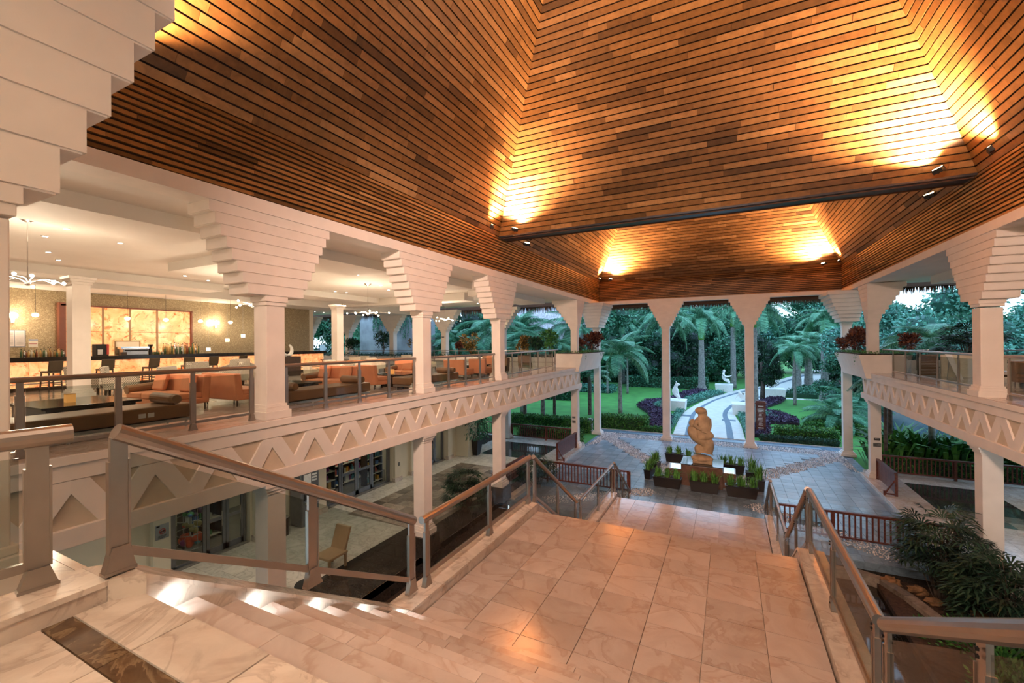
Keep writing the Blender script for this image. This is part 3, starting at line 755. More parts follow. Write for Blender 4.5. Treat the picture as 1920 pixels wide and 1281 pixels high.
tiles(w2, 7.45, 10.4, 22.0, 23.4, GF, .6, .7, M['granitel'], seed=25)
tiles(w2, 6.3, 14, 17.4, 22.0, GF, .7, .75, M['marblew'], seed=26)
slab('wall_right', (14,8,GF, 14.2,28.3,-1.4), M['wallcream'])
slab('ceiling', (6.8,8,-1.5, 15,28.2,-1.3), M['soffit'])
slab('ceiling', (-36,-4,-1.5, -9.4,27.6,-1.3), M['soffit'])
# underside of stairs: end walls of the sunken planting beds
slab('wall_back', (-9,-4,-6.3, 15,-3.8,-.3), M['wallcream'])
slab('floor', (-9.1,-4,-6.4, 6.4,17.4,-6.25), M['soil'])
# timber balustrades
def timber_fence(label, p, q, z, h=.95, solid=False, step=.155, mids=(.5,), group=None):
    p = Vector((p[0], p[1], z)); q = Vector((q[0], q[1], z)); L = (q-p).length; d = (q-p)/L; t = thing('timber_balustrade', label, 'balustrade', tuple((p+q)/2))
    up = Vector((0,0,1))
    build(MB().bar(p+up*h, q+up*h, .13, .075), 'top_rail', M['redwood'], t)
    build(MB().bar(p+up*.14, q+up*.14, .05, .06), 'bottom_rail', M['redwood'], t)
    me = mesh_of(MB().bar((0,0,.15), (0,0,h-.03), .05 if not solid else .115, .035, up=(d.y,-d.x,0)), 'baluster'); me.materials.append(M['redwood'])
    n = int(L/(.13 if solid else step))
    for i in range(n):
        s = (i+.5)/n
        if any(abs(s-mm)*L < .07 for mm in mids): continue
        inst(me, 'baluster', t, p+(q-p)*s)
    for s in (0.0,)+tuple(mids)+(1.0,):
        a = p+(q-p)*s; build(MB().bar(a+up*.0, a+up*(h), .11, .11, up=(d.y,-d.x,0)), 'post', M['redwood'], t)
    if solid:
        e = p if solid == 'p' else q; g = (q-p).normalized()*(-1 if e is p else 1); n_ = Vector((-d.y, d.x, 0))
        k = .45*(1 if solid == 'p' else 1); sd = -1 if 'right' in label else 1
        f = e + Vector((-sd*.42,0,0))*-1
        build(MB().bar(e+up*.75, e+up*.05+Vector((sd*.40,0,0)), .06, .06).bar(e+up*.07, e+up*.07+Vector((sd*.40,0,0)), .06, .06).box(e.x+sd*.36, e.y-.04, e.z, e.x+sd*.44, e.y+.04, e.z+.2), 'brace', M['redwood'], t)
    return t
timber_fence('red-brown timber balustrade across the end of the left walk', (-14.2,28.3), (-9.45,28.3), GF, mids=(.56,))
timber_fence('short red-brown timber balustrade glimpsed beyond the potted palm', (-19,28.3), (-15.0,28.3), GF)
timber_fence('red-brown timber balustrade across the end of right walk', (6.75,28.3), (12.4,28.3), GF, mids=(.53,))
timber_fence('solid timber screen with braced foot by left end pillar', (-8.95,23.7), (-8.95,27.1), GF, .98, solid='p', mids=())
timber_fence('solid timber screen with braced foot by right end pillar', (6.5,24.5), (6.5,27.1), GF, .98, solid='p', mids=())
timber_fence('red-brown timber balustrade crossing the right side behind the stair', (1.55,18.75), (6.5,18.75), ZP, 1.0, mids=(.34,.7))
timber_fence('red-brown timber balustrade crossing the left side behind the stair', (-9.0,20.5), (-4.2,20.5), ZP+.0, 1.0, mids=(.15,.85))
timber_fence('short dark timber balustrade beside left walk near the palm', (-9.6,17.2), (-9.6,20.5), GF, .95, mids=())
slab('floor', (1.3,17.4,ZP-.45, 6.3,18.7,ZP-.01), M['slate'])
slab('floor', (-8.9,17.4,ZP-.45, -3.8,18.7,ZP-.01), M['slate'])
slab('wall_back', (1.3,17.35,-6.3, 6.4,17.42,ZP-.1), M['granite'])
# sunken pond with curved kerb on the right of the stairs
def arc(cx, cy, r, a0, a1, n): return [(cx+r*math.cos(math.radians(a0+(a1-a0)*i/n)), cy+r*math.sin(math.radians(a0+(a1-a0)*i/n))) for i in range(n+1)]
pc = [(2.8,17.05),(3.5,17.1),(4.05,16.85),(4.42,16.1),(4.68,15.3),(4.95,14.3),(5.25,13.2),(5.6,12.0),(5.8,10.5)]
t = thing('pond', 'dark sunken pond with a curved stone kerb right of the staircase', 'pond', (3,13,-6.2))
build(MB().prism([(1.25,17.3),(2.8,17.2)]+pc+[(5.8,4),(1.25,4)], -6.25, -6.0), 'water', M['water'], t)
m = MB()
for (a, b) in zip(pc, pc[1:]):
    da = Vector((b[0]-a[0], b[1]-a[1], 0)).normalized(); n_ = Vector((-da.y, da.x, 0))*-.0
    nn = Vector((da.y, -da.x, 0))*-1
    a3, b3 = Vector((*a,0)), Vector((*b,0)); w = .30
    k = MB(); k.hexa([a3+Vector((0,0,-6.25)), b3+Vector((0,0,-6.25)), b3+nn*w+Vector((0,0,-6.25)), a3+nn*w+Vector((0,0,-6.25)), a3+Vector((0,0,-5.72)), b3+Vector((0,0,-5.72)), b3+nn*w+Vector((0,0,-5.72)), a3+nn*w+Vector((0,0,-5.72))])
    build(k, 'kerb_stone', M['granitel'], t)
bed = slab('floor', (4.0,8,-6.25, 6.35,17.3,-5.85), M['soil'])
slab('floor', (-8.95,4,-6.25,-3.75,17.3,-5.85), M['soil'])
struct('wall_left', B(-9.3,-4,-6.4,-8.95,17.4,GF-.031), M['granite']); struct('wall_right', B(6.32,-4,-6.4,6.6,17.4,GF-.031), M['granite'])
M['pathrock'] = plain('ochre_rock', (.26,.14,.06), .8, var=.3, sc=7)
# boulders of the bed
rnd = random.Random(12)
for i, (x, y, s, l) in enumerate(((4.35,17.0,.22,'ochre boulder at the pond corner under the slate ledge'), (4.9,16.7,.20,'ochre boulder between the pond kerb and the first fan palm'), (5.1,16.2,.17,'small ochre boulder at the foot of the first fan palm'), (5.9,15.9,.15,'small ochre rock between the two dark fan palms'))):
    m = MB().ball((0,0,0), (s*1.2,s*.9,s*.6), 10, 7)
    for j, v in enumerate(m.v):
        g = 1+.18*math.sin(j*2.3+i)+rnd.uniform(-.07,.07); m.v[j] = (v[0]*g+x, v[1]*g+y, v[2]*g-5.77)
    tag(build(m, 'boulder', M['pathrock']), l, 'rock')
# =================================================================== GARDEN
ZG = ZP
struct('floor', B(-90,35.0,ZG-.3, 90,170,ZG-.0), M['lawn'])['kind'] = 'structure'
struct('floor', B(-90,-4,ZG-.3, -36,35.0,ZG-.02), M['lawn']); struct('floor', B(-36,28.2,ZG-.3, -9.0,35,ZG-.02), M['lawn'])
struct('floor', B(6.6,28.2,ZG-.3, 90,35,ZG-.02), M['lawn']); struct('floor', B(15.3,-4,ZG-.3, 90,29,ZG-.02), M['lawn'])
def smooth(pts, n=6):
    out = []
    P = [pts[0]]+pts+[pts[-1]]
    for i in range(1, len(P)-2):
        a, b, c, d = P[i-1], P[i], P[i+1], P[i+2]
        for k in range(n):
            t = k/n; out.append(tuple(.5*((2*b[j])+(-a[j]+c[j])*t+(2*a[j]-5*b[j]+4*c[j]-d[j])*t*t+(-a[j]+3*b[j]-3*c[j]+d[j])*t**3) for j in range(2)))
    out.append(pts[-1]); return out
PLft = smooth([(-3.83,34.8),(-4.05,41),(-4.0,46),(-3.3,52),(-1.9,59.5),(.9,69.5),(5,80.5),(11,101),(20,130)])
PRgt = smooth([(1.0,34.8),(.85,41),(.5,46),(.7,50),(1.6,54.5),(4.9,62.5),(9.5,72),(16,92),(25,120)])
def strip(A_, B_, z0, z1, fa, fb):
    m = MB(); n = min(len(A_), len(B_))
    for i in range(n-1):
        a0 = Vector(A_[i]).lerp(Vector(B_[i]), fa); a1 = Vector(A_[i]).lerp(Vector(B_[i]), fb)
        b0 = Vector(A_[i+1]).lerp(Vector(B_[i+1]), fa); b1 = Vector(A_[i+1]).lerp(Vector(B_[i+1]), fb)
        m.hexa([(*a0,z0),(*a1,z0),(*b1,z0),(*b0,z0),(*a0,z1),(*a1,z1),(*b1,z1),(*b0,z1)])
    return m
pth = struct('floor', strip(PLft, PRgt, ZG-.05, ZG+.04, 0, 1), M['path'])
build(strip(PLft, PRgt, ZG+.04, ZG+.055, .17, .25), 'cobble_band', M['pathband'], pth)
build(strip(PLft, PRgt, ZG+.04, ZG+.055, .76, .85), 'cobble_band', M['pathband'], pth)
slab('floor', (5.2,61.2,ZG-.05, 14,62.2,ZG+.05), M['path']); slab('floor', (-8.3,47.0,ZG-.05,-5.5,48.2,ZG+.05), M['path'])
for b in ((-4.4,43.6,-3.2,44.4), (-.6,42.5,.5,43.2)): slab('floor', (b[0],b[1],ZG,b[2],b[3],ZG+.06), M['pathband'])
# ---- foliage volumes
def leafmass(n, fn, s, seed, asp=.5):
    m = MB(); rnd = random.Random(seed)
    for i in range(n): leafq(m, fn(rnd), s*rnd.uniform(.6,1.3), rnd, None, asp)
    return m
def hedge(label, x0, x1, y0, y1, h, mat, n, s, seed, cat='hedge', name='hedge', z=None):
    z = ZG if z is None else z
    t = thing(name, label, cat, ((x0+x1)/2, (y0+y1)/2, z))
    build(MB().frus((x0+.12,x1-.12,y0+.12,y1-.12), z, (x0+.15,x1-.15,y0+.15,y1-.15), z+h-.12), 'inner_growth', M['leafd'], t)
    def fn(r):
        f = r.random()
        if f < .5: return (r.uniform(x0,x1), r.uniform(y0,y1), z+h-.1+r.random()*.12)
        if f < .85: return (r.uniform(x0,x1), y0+r.random()*.15, z+r.random()*h)
        return (r.choice((x0,x1))+r.uniform(-.08,.08), r.uniform(y0,y1), z+r.random()*h)
    build(leafmass(n, fn, s, seed), 'leaves', mat, t, kind='stuff'); return t
def inpoly(x, y, P):
    c = False; j = len(P)-1
    for i in range(len(P)):
        if (P[i][1] > y) != (P[j][1] > y) and x < (P[j][0]-P[i][0])*(y-P[i][1])/(P[j][1]-P[i][1])+P[i][0]: c = not c
        j = i
    return c
def cover(label, poly, h, mat, n, s, seed, cat='groundcover', name='groundcover'):
    x0 = min(p[0] for p in poly); x1 = max(p[0] for p in poly); y0 = min(p[1] for p in poly); y1 = max(p[1] for p in poly)
    m = MB(); r = random.Random(seed); k = 0
    m.prism(poly, ZG, ZG+h*.55, .1)
    while k < n:
        x, y = r.uniform(x0,x1), r.uniform(y0,y1)
        if inpoly(x, y, poly): leafq(m, (x, y, ZG+h*(.45+.5*r.random())), s*r.uniform(.6,1.3), r); k += 1
    o = build(m, name, mat, at=((x0+x1)/2, (y0+y1)/2, ZG)); tag(o, label, cat, kind='stuff'); return o
hedge('clipped green hedge at the left of the patio kerb', -9.6,-5.9,35.3,36.6,1.0, M['leafh'], 5200, .15, 1)
hedge('long clipped green hedge left of the patio beside the walk', -16.5,-9.7,32.6,33.8,1.0, M['leafh'], 7000, .15, 2)
hedge('clipped green hedge at the right of the patio kerb', 3.0,6.6,36.0,37.4,.85, M['leafh'], 4600, .15, 3)
hedge('low dark border hedge directly behind the right patio kerb', 2.0,6.4,35.1,35.8,.38, M['leafd'], 2600, .12, 4)
hedge('low dark border hedge directly behind the left patio kerb', -6.2,-4.1,35.1,35.7,.4, M['leafh'], 1500, .12, 5)
hedge('mid-height bright hedge below the feathery palm shrub', 5.4,9.2,39.5,42.5,.8, M['leafh'], 4200, .17, 6)
hedge('dense clipped hedge directly behind the left walk balustrade', -14.0,-9.3,28.9,29.8,.9, M['leafh'], 5000, .13, 96)
for i, x in enumerate((-19.5,-25,-31,-38,-46)):
    pass
hedge('long dark hedge in front of the far trees on the left lawn', -14.5,-3.0,69.5,73.5,1.5, M['leaf'], 6500, .3, 7)
hedge('grey-green rounded hedge at the far left of the lawn', -26,-14.6,59.5,62.5,.9, M['leafb'], 5000, .3, 8)
hedge('dark shrub row closing the lawn at far left', -46,-12,76,79,2.2, M['leaf'], 7000, .4, 9)
hedge('low green hedge seen below the left balcony at the lawn edge', -40,-17,50,52,1.2, M['leaf'], 6000, .3, 10)
cover('purple groundcover bed curling beside the left front column', [(-8.9,48),(-8.6,52),(-7.2,54),(-6.4,52.5),(-7.6,50),(-7.0,47),(-5.4,44.5),(-4.3,40),(-4.15,36),(-6.0,36),(-6.2,40),(-7.2,44)], .45, M['purple'], 8000, .2, 1)
cover('light green groundcover inside the purple bed at left', [(-7.4,48.3),(-7.0,52),(-5.6,53.5),(-5.3,49.6),(-6,48.3)], .4, M['leafb'], 2600, .2, 2)
cover('light green border strip along the left path edge', [(-4.15,36),(-4.0,46),(-4.6,46),(-4.7,40),(-4.7,36)], .45, M['leafb'], 2600, .16, 3)
cover('light green border strip curving behind the first white statue', [(-4.0,50),(-3.2,55),(-1.9,60),(-.6,64),(-1.8,64.5),(-3.2,60.5),(-4.6,55),(-5.0,50)], .55, M['leafb'], 4200, .24, 4)
cover('purple groundcover bed between first statue and tall palm', [(-5.0,52),(-4.6,56),(-3.3,60.8),(-2.2,64),(-4.2,65),(-5.6,60),(-6.4,54)], .6, M['purple'], 3600, .25, 5)
cover('purple groundcover bed right of the path by the brown sign', [(1.5,36.2),(2.6,36.4),(2.8,39),(2.9,42.5),(5.2,42.6),(5.2,45),(4.3,48),(3.0,49),(3.4,46),(2.4,45),(1.8,49.5),(1.3,49),(1.5,42)], .45, M['purple'], 8000, .2, 6)
cover('light green groundcover patch above the brown sign', [(2.0,45.5),(3.9,43.6),(3.6,46),(2.9,49),(2.0,50)], .4, M['leafb'], 2400, .2, 7)
cover('purple strip edging the lawn beyond the sign', [(1.6,50),(2.6,50),(5.2,57),(6.0,60.5),(4.6,60.5),(2.4,55)], .45, M['purple'], 3500, .22, 8)
cover('light green border strip along the right path edge', [(1.05,36),(1.5,36),(1.5,42),(1.3,46),(.75,46),(.95,40)], .45, M['leafb'], 1700, .16, 9)
cover('dark low hedge round the white trunks right of the path', [(6.2,63.5),(9.5,63),(11,70),(13,78),(11.5,78),(9,71.5)], .9, M['leaf'], 3500, .3, 10)
# ---- palms
def frond_mesh(L, droop, nl, ll, name='frond', rise=.55, w=.055, hang=.35):
    m = MB(); rnd = random.Random(int(L*100+droop*10)); pts = []
    for i in range(11):
        t = i/10; pts.append(Vector((L*(t-.18*t*t*droop), 0, L*(rise*t-droop*t*t))))
    m.tube(pts, [.035*L/3*(1-.85*i/10)+.006 for i in range(11)], 4, False, .6)
    for i in range(nl):
        t = .1+.9*i/(nl-1); k = min(9, int(t*10)); f = t*10-k; p = pts[k].lerp(pts[k+1], f) if k < 10 else pts[10]
        d = (pts[min(10,k+1)]-pts[k]).normalized(); l = ll*(math.sin(PI*min(1,(.12+.85*t)))**.7)*rnd.uniform(.85,1.1)
        for s in (-1, 1):
            dr = (d*.45+Vector((0, s, .12))).normalized(); q = p+dr*l*.55+Vector((0,0,-l*.05)); e = q+(dr*.45+Vector((0,0,-hang*1.6))).normalized()*l*.55
            wv = d*w; tt = rnd.random()
            m.face([p-wv*.4, p+wv*.4, q+wv*.5, q-wv*.5], tt); m.face([q-wv*.5, q+wv*.5, e], tt)
    return m
def frondme(*a, mat='palm', **k):
    me = mesh_of(frond_mesh(*a, **k), 'frond'); me.materials.append(M[mat]); return me
def palm(label, loc, h, r0, r1, fm, nf, scale=1, shaft=0, seed=1, bulge=0, lean=(0,0), tmat='trunk', elev=(-.35,1.1), cat='palm tree', name='palm_tree', root=.0, group=None):
    rnd = random.Random(seed); t = thing(name, label, cat, loc, group); x, y, z = loc
    n = max(6, int(h*2.0)); pts = []; rr = []
    for i in range(n+1):
        f = i/n; pts.append((x+lean[0]*f*f, y+lean[1]*f*f, z+h*f-.05)); rr.append((r0+(r1-r0)*f+bulge*math.exp(-((f-.02)/.06)**2))*(1+(.045 if i % 2 else -.02)))
    build(MB().tube(pts, rr, 10), 'trunk', M[tmat], t, smooth=True)
    tx, ty, tz = x+lean[0], y+lean[1], z+h
    if shaft:
        build(MB().tube([(tx,ty,tz-.05),(tx,ty,tz+shaft*.3),(tx,ty,tz+shaft)], [r1*1.15, r1*1.25, r1*.55], 10), 'crownshaft', M['shaft'], t, smooth=True); tz += shaft*.92
    for i in range(nf):
        a = i*2.39996+rnd.uniform(-.2,.2); f = (i+.5)/nf; el = elev[0]+(elev[1]-elev[0])*f
        s = scale*rnd.uniform(.9,1.08)*(1 if f < .8 else .85)
        inst(rnd.choice(fm), 'frond', t, (tx, ty, tz), (0, -el, a), (s, s, s))
    return t
F1 = [frondme(3.6, .85, 78, 1.0, w=.034, hang=.75), frondme(3.4, 1.05, 78, .95, w=.034, hang=.8)]
F2 = [frondme(3.8, .95, 84, 1.0, w=.036, hang=.7), frondme(3.6, 1.15, 84, .95, w=.036, hang=.8)]
F3 = [frondme(1.6, .8, 26, .5, w=.04), frondme(1.5, .6, 26, .45, w=.04)]
palm('coconut palm with ringed trunk standing in the left lawn between front columns', (-9.65,43.2,ZG), 5.7, .22, .15, F1, 17, 1.12, seed=1, elev=(-.45,1.25))
palm('small slender palm on the left lawn, left of the coconut palm', (-14.9,59,ZG), 5.0, .16, .11, F3, 13, 2.0, seed=2)
palm('small slender palm on the left lawn, right of the coconut palm', (-12.4,60,ZG), 5.6, .15, .10, F3, 12, 2.0, seed=3)
palm('tall royal palm with bright green crownshaft left of the path bend', (-3.4,65.9,ZG), 7.3, .50, .34, F2, 16, 1.25, shaft=3.0, seed=4, bulge=.45)
palm('tall royal palm with grey trunk behind the seated white statue', (.6,72.8,ZG), 9.2, .42, .32, F2, 16, 1.3, shaft=2.2, seed=5)
palm('tall royal palm half hidden behind the left front column', (-5.9,46.5,ZG), 7.5, .34, .2, F2, 15, 1.0, shaft=1.8, seed=6, bulge=.15)
palm('tall royal palm half hidden behind the right front column', (1.9,41.0,ZG), 8.2, .30, .18, F2, 15, .95, shaft=1.6, seed=7, bulge=.15)
palm('stout royal palm with white flared trunk right of the path', (8.3,70.5,ZG), 4.3, .62, .42, F2, 15, 1.15, shaft=2.0, seed=8, bulge=.4)
palm('stout royal palm with grey trunk on the right verge of path', (10.0,73,ZG), 5.0, .60, .4, F2, 15, 1.1, shaft=1.8, seed=9, bulge=.4)
palm('slim arching palm standing alone in the right lawn', (6.4,56,ZG), 5.9, .17, .12, F1, 15, .85, seed=10, elev=(-.5,1.0))
for i, (x, y, h, s, l) in enumerate(((13.5,82,8,1.3,'second palm of the row beyond the path on the right'),(16.0,84,7,1.3,'third palm of the row beyond the path on the right'),(4.5,84,9.5,1.35,'palm rising above the path bend behind others'),
        (-9,80,9.5,1.3,'palm in the back row behind the dark hedge'),(-16,74,8.5,1.2,'palm in the back row above the left lawn'),(10,62,8.0,1.0,'palm with high crown behind the arching palm'),(14,60,7.5,1.1,'palm with pale crown next to the right corner column'))):
    palm(l, (x,y,ZG), h, .36, .25, F2, 15, s, shaft=1.6, seed=20+i, bulge=.2)
# palms beyond the open end of the lounge and beyond the left walk
for i, (x, y, h, s, l) in enumerate(((-12.5,38,6.6,1.05,'palm crown seen through the lounge end nearest the front corner'),(-16.5,35.5,5.0,1.1,'arching palm outside the lounge end right of the plaque column'),(-20.5,37,6.2,1.2,'tall palm outside the lounge end behind the third column'),
        (-24,35,5.2,1.1,'palm outside the lounge end beside the grey wall'),(-37,36,5.5,1.1,'palm seen in the farthest left opening'),(-41,40,6.0,1.2,'second palm seen in the farthest left opening'),(-14.2,34.2,4.6,1.0,'low arching palm just outside the lounge end right of third column'),(-22.4,33.6,4.8,1.0,'low arching palm just outside the lounge end beside the vine wall'),(-18.2,38.5,6.4,1.2,'taller palm behind the plaque column outside the lounge'))):
    palm(l, (x,y,ZG), h+1.7, .2, .14, F1, 22, s, seed=40+i, elev=(-.6,1.2))
for i, (x, y, l) in enumerate(((-15.4,33.1,'slim dark trunk rising beyond the left walk balustrade'),(-13.3,34.6,'second slim dark trunk rising beyond the left walk balustrade'))):
    palm(l, (x,y,ZG), 6.0, .13, .11, F1, 14, .8, seed=60+i, tmat='trunkb')
palm('slim palm trunk rising from the bed behind right walk balustrade', (9.6,30.5,ZG), 6.5, .15, .13, F1, 13, .85, seed=63)
palm('dark slim trunk behind right walk balustrade next to the end pillar', (8.0,31.0,ZG), 4.6, .13, .1, F3, 14, 1.3, seed=64, tmat='trunkb')
palm('short feathery palm shrub with low arching fronds on right lawn', (7.4,41.0,ZG), .9, .22, .16, F1, 22, .78, seed=65, elev=(-.1,1.25), tmat='trunkb')
palm('second feathery palm shrub behind the right corner column', (9.6,47,ZG), 1.2, .22, .16, F1, 22, .9, seed=66, elev=(-.1,1.25), tmat='trunkb')
# drooping palm tips below both planters
def hangpalm(label, x, y, z, rots):
    t = thing('hanging_frond_cluster', label, 'palm frond', (x,y,z))
    build(MB().tube([(x,y,z-.2),(x,y,z+.35)], [.09,.05], 8), 'stem', M['trunkb'], t)
    for r in rots: inst(F3[0], 'frond', t, (x,y,z), (0,-r[0],r[1]), (1.15,1.15,1.15))
palm('young palm below the left planter with drooping dark fronds', (-9.62,34.3,ZG), 4.4, .09, .07, F3, 10, 1.0, seed=67, tmat='trunkb')
palm('young palm below the right planter with drooping dark fronds', (7.35,29.2,ZG), 4.3, .09, .07, F3, 10, 1.15, seed=68, tmat='trunkb')
# ---- broadleaf trees
def treemesh(R, H, n, s, seed, lobes=26):
    rnd = random.Random(seed); L = []
    for i in range(lobes):
        a = rnd.random()*2*PI; u = rnd.uniform(-.9,1); rr = R*math.sqrt(max(0,1-u*u))*rnd.uniform(.3,.9)
        L.append((Vector((rr*math.cos(a), rr*math.sin(a), H*.5*u)), rnd.uniform(.28,.5)*R*.75))
    m = MB()
    for i in range(n):
        c, r = L[i % lobes]; d = Vector((rnd.gauss(0,1), rnd.gauss(0,1), rnd.gauss(0,1))).normalized()
        p = c + Vector((d.x*r, d.y*r, d.z*r*.8))*rnd.uniform(.75,1.05)
        dd = (d+Vector((rnd.gauss(0,.7), rnd.gauss(0,.7), rnd.gauss(0,.7)-.3))).normalized(); leafq(m, p, s*rnd.uniform(.6,1.2), rnd, dd, .55)
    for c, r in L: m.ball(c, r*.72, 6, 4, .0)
    return m
TM = []
for k, (n_, s_, mat) in enumerate(((12000,.27,'leaf'),(12000,.25,'leafb'),(10000,.28,'leafd'))):
    me = mesh_of(treemesh(3.6, 6.0, n_, s_, 70+k), 'foliage'); me.materials.append(M[mat]); TM.append(me)
def tree(label, loc, k, zc, s, trunk=.25, rot=0, sc=None, cat='tree', name='tree', group=None):
    t = thing(name, label, cat, loc, group); x, y, z = loc
    o = inst(TM[k], 'foliage', t, (x,y,z+zc), (0,0,rot), sc or (s,s,s)); o['kind'] = 'stuff'
    m = MB().tube([(x,y,z-.1),(x+.1,y,z+zc*.5),(x,y,z+zc)], [trunk*1.3,trunk,trunk*.7], 8)
    for a in (0.4,2.5,4.4): m.tube([(x,y,z+zc*.55),(x+math.cos(a)*s*1.2,y+math.sin(a)*s*1.2,z+zc)], [trunk*.5,trunk*.25], 6)
    build(m, 'trunk', M['trunkb'], t, smooth=True); return t
tree('slim tree with low dark crown beside the right path edge', (3.4,57.5,ZG), 2, 4.6, .62, .22, .4, (.62,.62,.85))
tree('bushy dark tree standing behind the left end of far hedge', (-7.2,72,ZG), 2, 5.2, 1.3, .3, 1.2)
tree('broad blue-green tree behind the left front column', (-10.6,73,ZG), 0, 5.0, 1.15, .3, 2.2)
rnd = random.Random(77); i = 0
WHERE = ['far left', 'left', 'centre-left', 'centre', 'centre-right', 'right', 'far right']
for row, (yy, zc, sc_) in enumerate(((84, 5.2, 1.5), (96, 7.5, 2.0), (112, 9.0, 2.6))):
    x = -80+row*5; q = 0
    while x < 62:
        if row == 0 and 2 < x < 16: x += 6; continue
        if row == 1 and 8 < x < 17: x += 6; continue
        if row > 0 and 27 < x < 52: x += 9.5; continue
        k = rnd.choice((0,0,1,2,0) if row == 0 else (0,1,1))
        q += 1
        tree('%s broadleaf tree, %s from the left in the woodland %s' % (['mid-green','pale blue-green','dark'][k], ordn(q), ['front row','middle row','back row'][row]), (x, yy+rnd.uniform(-3,3), ZG), k, zc, sc_*rnd.uniform(.85,1.15), .35, rnd.random()*6, group='trees of the woodland edge'); x += 8.5 if row == 0 else 9.5
# trees right of the balcony room
for i, (x, y, k, zc, s, l) in enumerate(((15,42,1,6.2,1.25,'large pale blue-green tree seen across the right balcony, left part'),(20,45,1,5.2,1.2,'large pale blue-green tree seen across right balcony, middle'),(27,46,0,3.6,1.15,'green tree seen past the right balcony column'),(33,50,1,4.6,1.3,'tree at the far right beyond the right balcony'),
        (13,52,1,5.6,1.3,'blue-green tree behind the right corner column'),(21,60,0,5.6,1.3,'taller tree behind the right balcony trees'),(10.2,51,0,3.2,.75,'low green tree right of the slim arching palm'))):
    tree(l, (x,y,ZG), k, zc, s, .3, i*1.3)
for i, (x, y) in enumerate(((-44,42),(-50,48),(-42,52),(-58,52),(-34,56),(-66,60),(-48,62))):
    tree('garden tree far left beyond the lounge opening, %s' % ('nearest','second','behind the low wall','further left','right of the low wall','outermost','tallest behind')[i], (x,y,ZG), (2,0,1,0,2,1,0)[i], 6.5, 1.7, .35, i)
for i, x in enumerate((-20.5,-26,-32,-39,-47)):
    tree('tall broadleaf tree left of the lawn, %s from the lawn' % ('first','second','third','fourth','fifth')[i], (x,67+(i%2)*4,ZG), (0,1,0,2,0)[i], 8.5, 2.1, .4, i*2.1)
# grey water and far boundary on the right under the balcony
slab('floor', (11,34,ZG-.04, 45,60,ZG+.02), M['road'])
# leafy shrubs behind the right walk balustrade
def bladeplant(label, x, y, z, n, L, w, mat, seed, name='broadleaf_shrub', cat='shrub', spread=.5, h0=.0):
    rnd = random.Random(seed); t = thing(name, label, cat, (x,y,z)); m = MB()
    for i in range(n):
        a = rnd.random()*2*PI; r0 = rnd.random()*spread; b = Vector((x+math.cos(a)*r0, y+math.sin(a)*r0, z+h0*rnd.random())); l = L*rnd.uniform(.7,1.15); out = Vector((math.cos(a), math.sin(a), 0)); tilt = rnd.uniform(.15,.8)
        p1 = b+out*l*.35*tilt+Vector((0,0,l*.6)); p2 = b+out*l*(.75*tilt+.1)+Vector((0,0,l*(.95-.45*tilt))); s = Vector((-out.y,out.x,0))*w; tt = rnd.random()
        m.face([b-s*.35, b+s*.35, p1+s, p1-s], tt); m.face([p1-s, p1+s, p2], tt)
    build(m, 'leaves', M[mat], t, kind='stuff'); build(MB().tube([(x,y,z-.05),(x,y,z+.12)], [.10,.06], 7), 'root_crown', M['trunkb'], t)
    return t
for i, (x, y, s) in enumerate(((7.6,30.2,1.0),(9.0,30.6,1.25),(10.3,30.4,1.1),(11.6,30.8,1.2),(8.3,31.6,1.3),(12.8,30.5,1.0))):
    bladeplant('broad-leaved ginger shrub behind the right walk balustrade, %s from the pillar' % ('first','third','fourth','fifth','second','sixth')[i], x, y, ZG, 170, 1.65*s, .10, 'leafh', 90+i, spread=.9, h0=.6)
hedge('mixed green hedge at the foot of right walk balustrade', 6.9,13,29.0,29.8,.9, M['leafh'], 4500, .13, 95)
# footbridge with diagonal braces far right
t = thing('footbridge', 'dark footbridge with white-topped braced parapet far under the right balcony', 'bridge', (17,36,ZG))
build(B(14.5,35.6,ZG+.9,20.5,36.6,ZG+1.05), 'deck', M['redwood'], t); m = MB()
for k in range(6): m.bar((14.6+k,35.6,ZG+1.05),(15.1+k,35.6,ZG+1.95),.07,.07).bar((15.1+k,35.6,ZG+1.95),(15.6+k,35.6,ZG+1.05),.07,.07)
m.box(14.5,35.6,ZG-.05,14.7,36.6,ZG+.92); m.box(20.3,35.6,ZG-.05,20.5,36.6,ZG+.92)
build(m, 'brace', M['redwood'], t); build(MB().bar((14.5,35.6,ZG+2.0),(20.5,35.6,ZG+2.0),.14,.07), 'parapet_rail', M['white'], t)
# concrete wall hung with vines and pale thatched roof beyond the lounge
slab('wall_back', (-33.5,32.5,ZG,-24.5,33.0,4.6), M['concrete']); slab('wall_back', (-46,38,ZG,-36.5,38.4,1.6), M['concrete'])
for nm, y, lab, xs in (('v', 32.4, 'green vines trailing down the grey concrete wall', (-31.5,-26.5)),):
    m = MB(); rnd = random.Random(31)
    for i in range(60):
        x = rnd.uniform(*xs); L = rnd.uniform(.5,2.6); z = 4.6
        while L > 0: leafq(m, (x+rnd.uniform(-.06,.06), y-rnd.random()*.12, z), .16, rnd, Vector((rnd.gauss(0,.5), -.3, -1)).normalized()); z -= .035; L -= .035
    tag(build(m, 'trailing_vines', M['leaf']), lab, 'vine', kind='stuff')
t = thing('thatched_roof', 'pale weathered thatched roof of the neighbouring pavilion, shaggy lower edge', 'roof', (-19,41,ZG))
m = MB(); rnd = random.Random(41)
m.hexa([(-24,40.5,2.2),(-11.5,40.5,2.2),(-13,46,8.5),(-22,46,8.5),(-24,40.8,2.0),(-11.5,40.8,2.0),(-13,46.4,8.3),(-22,46.4,8.3)],.3)
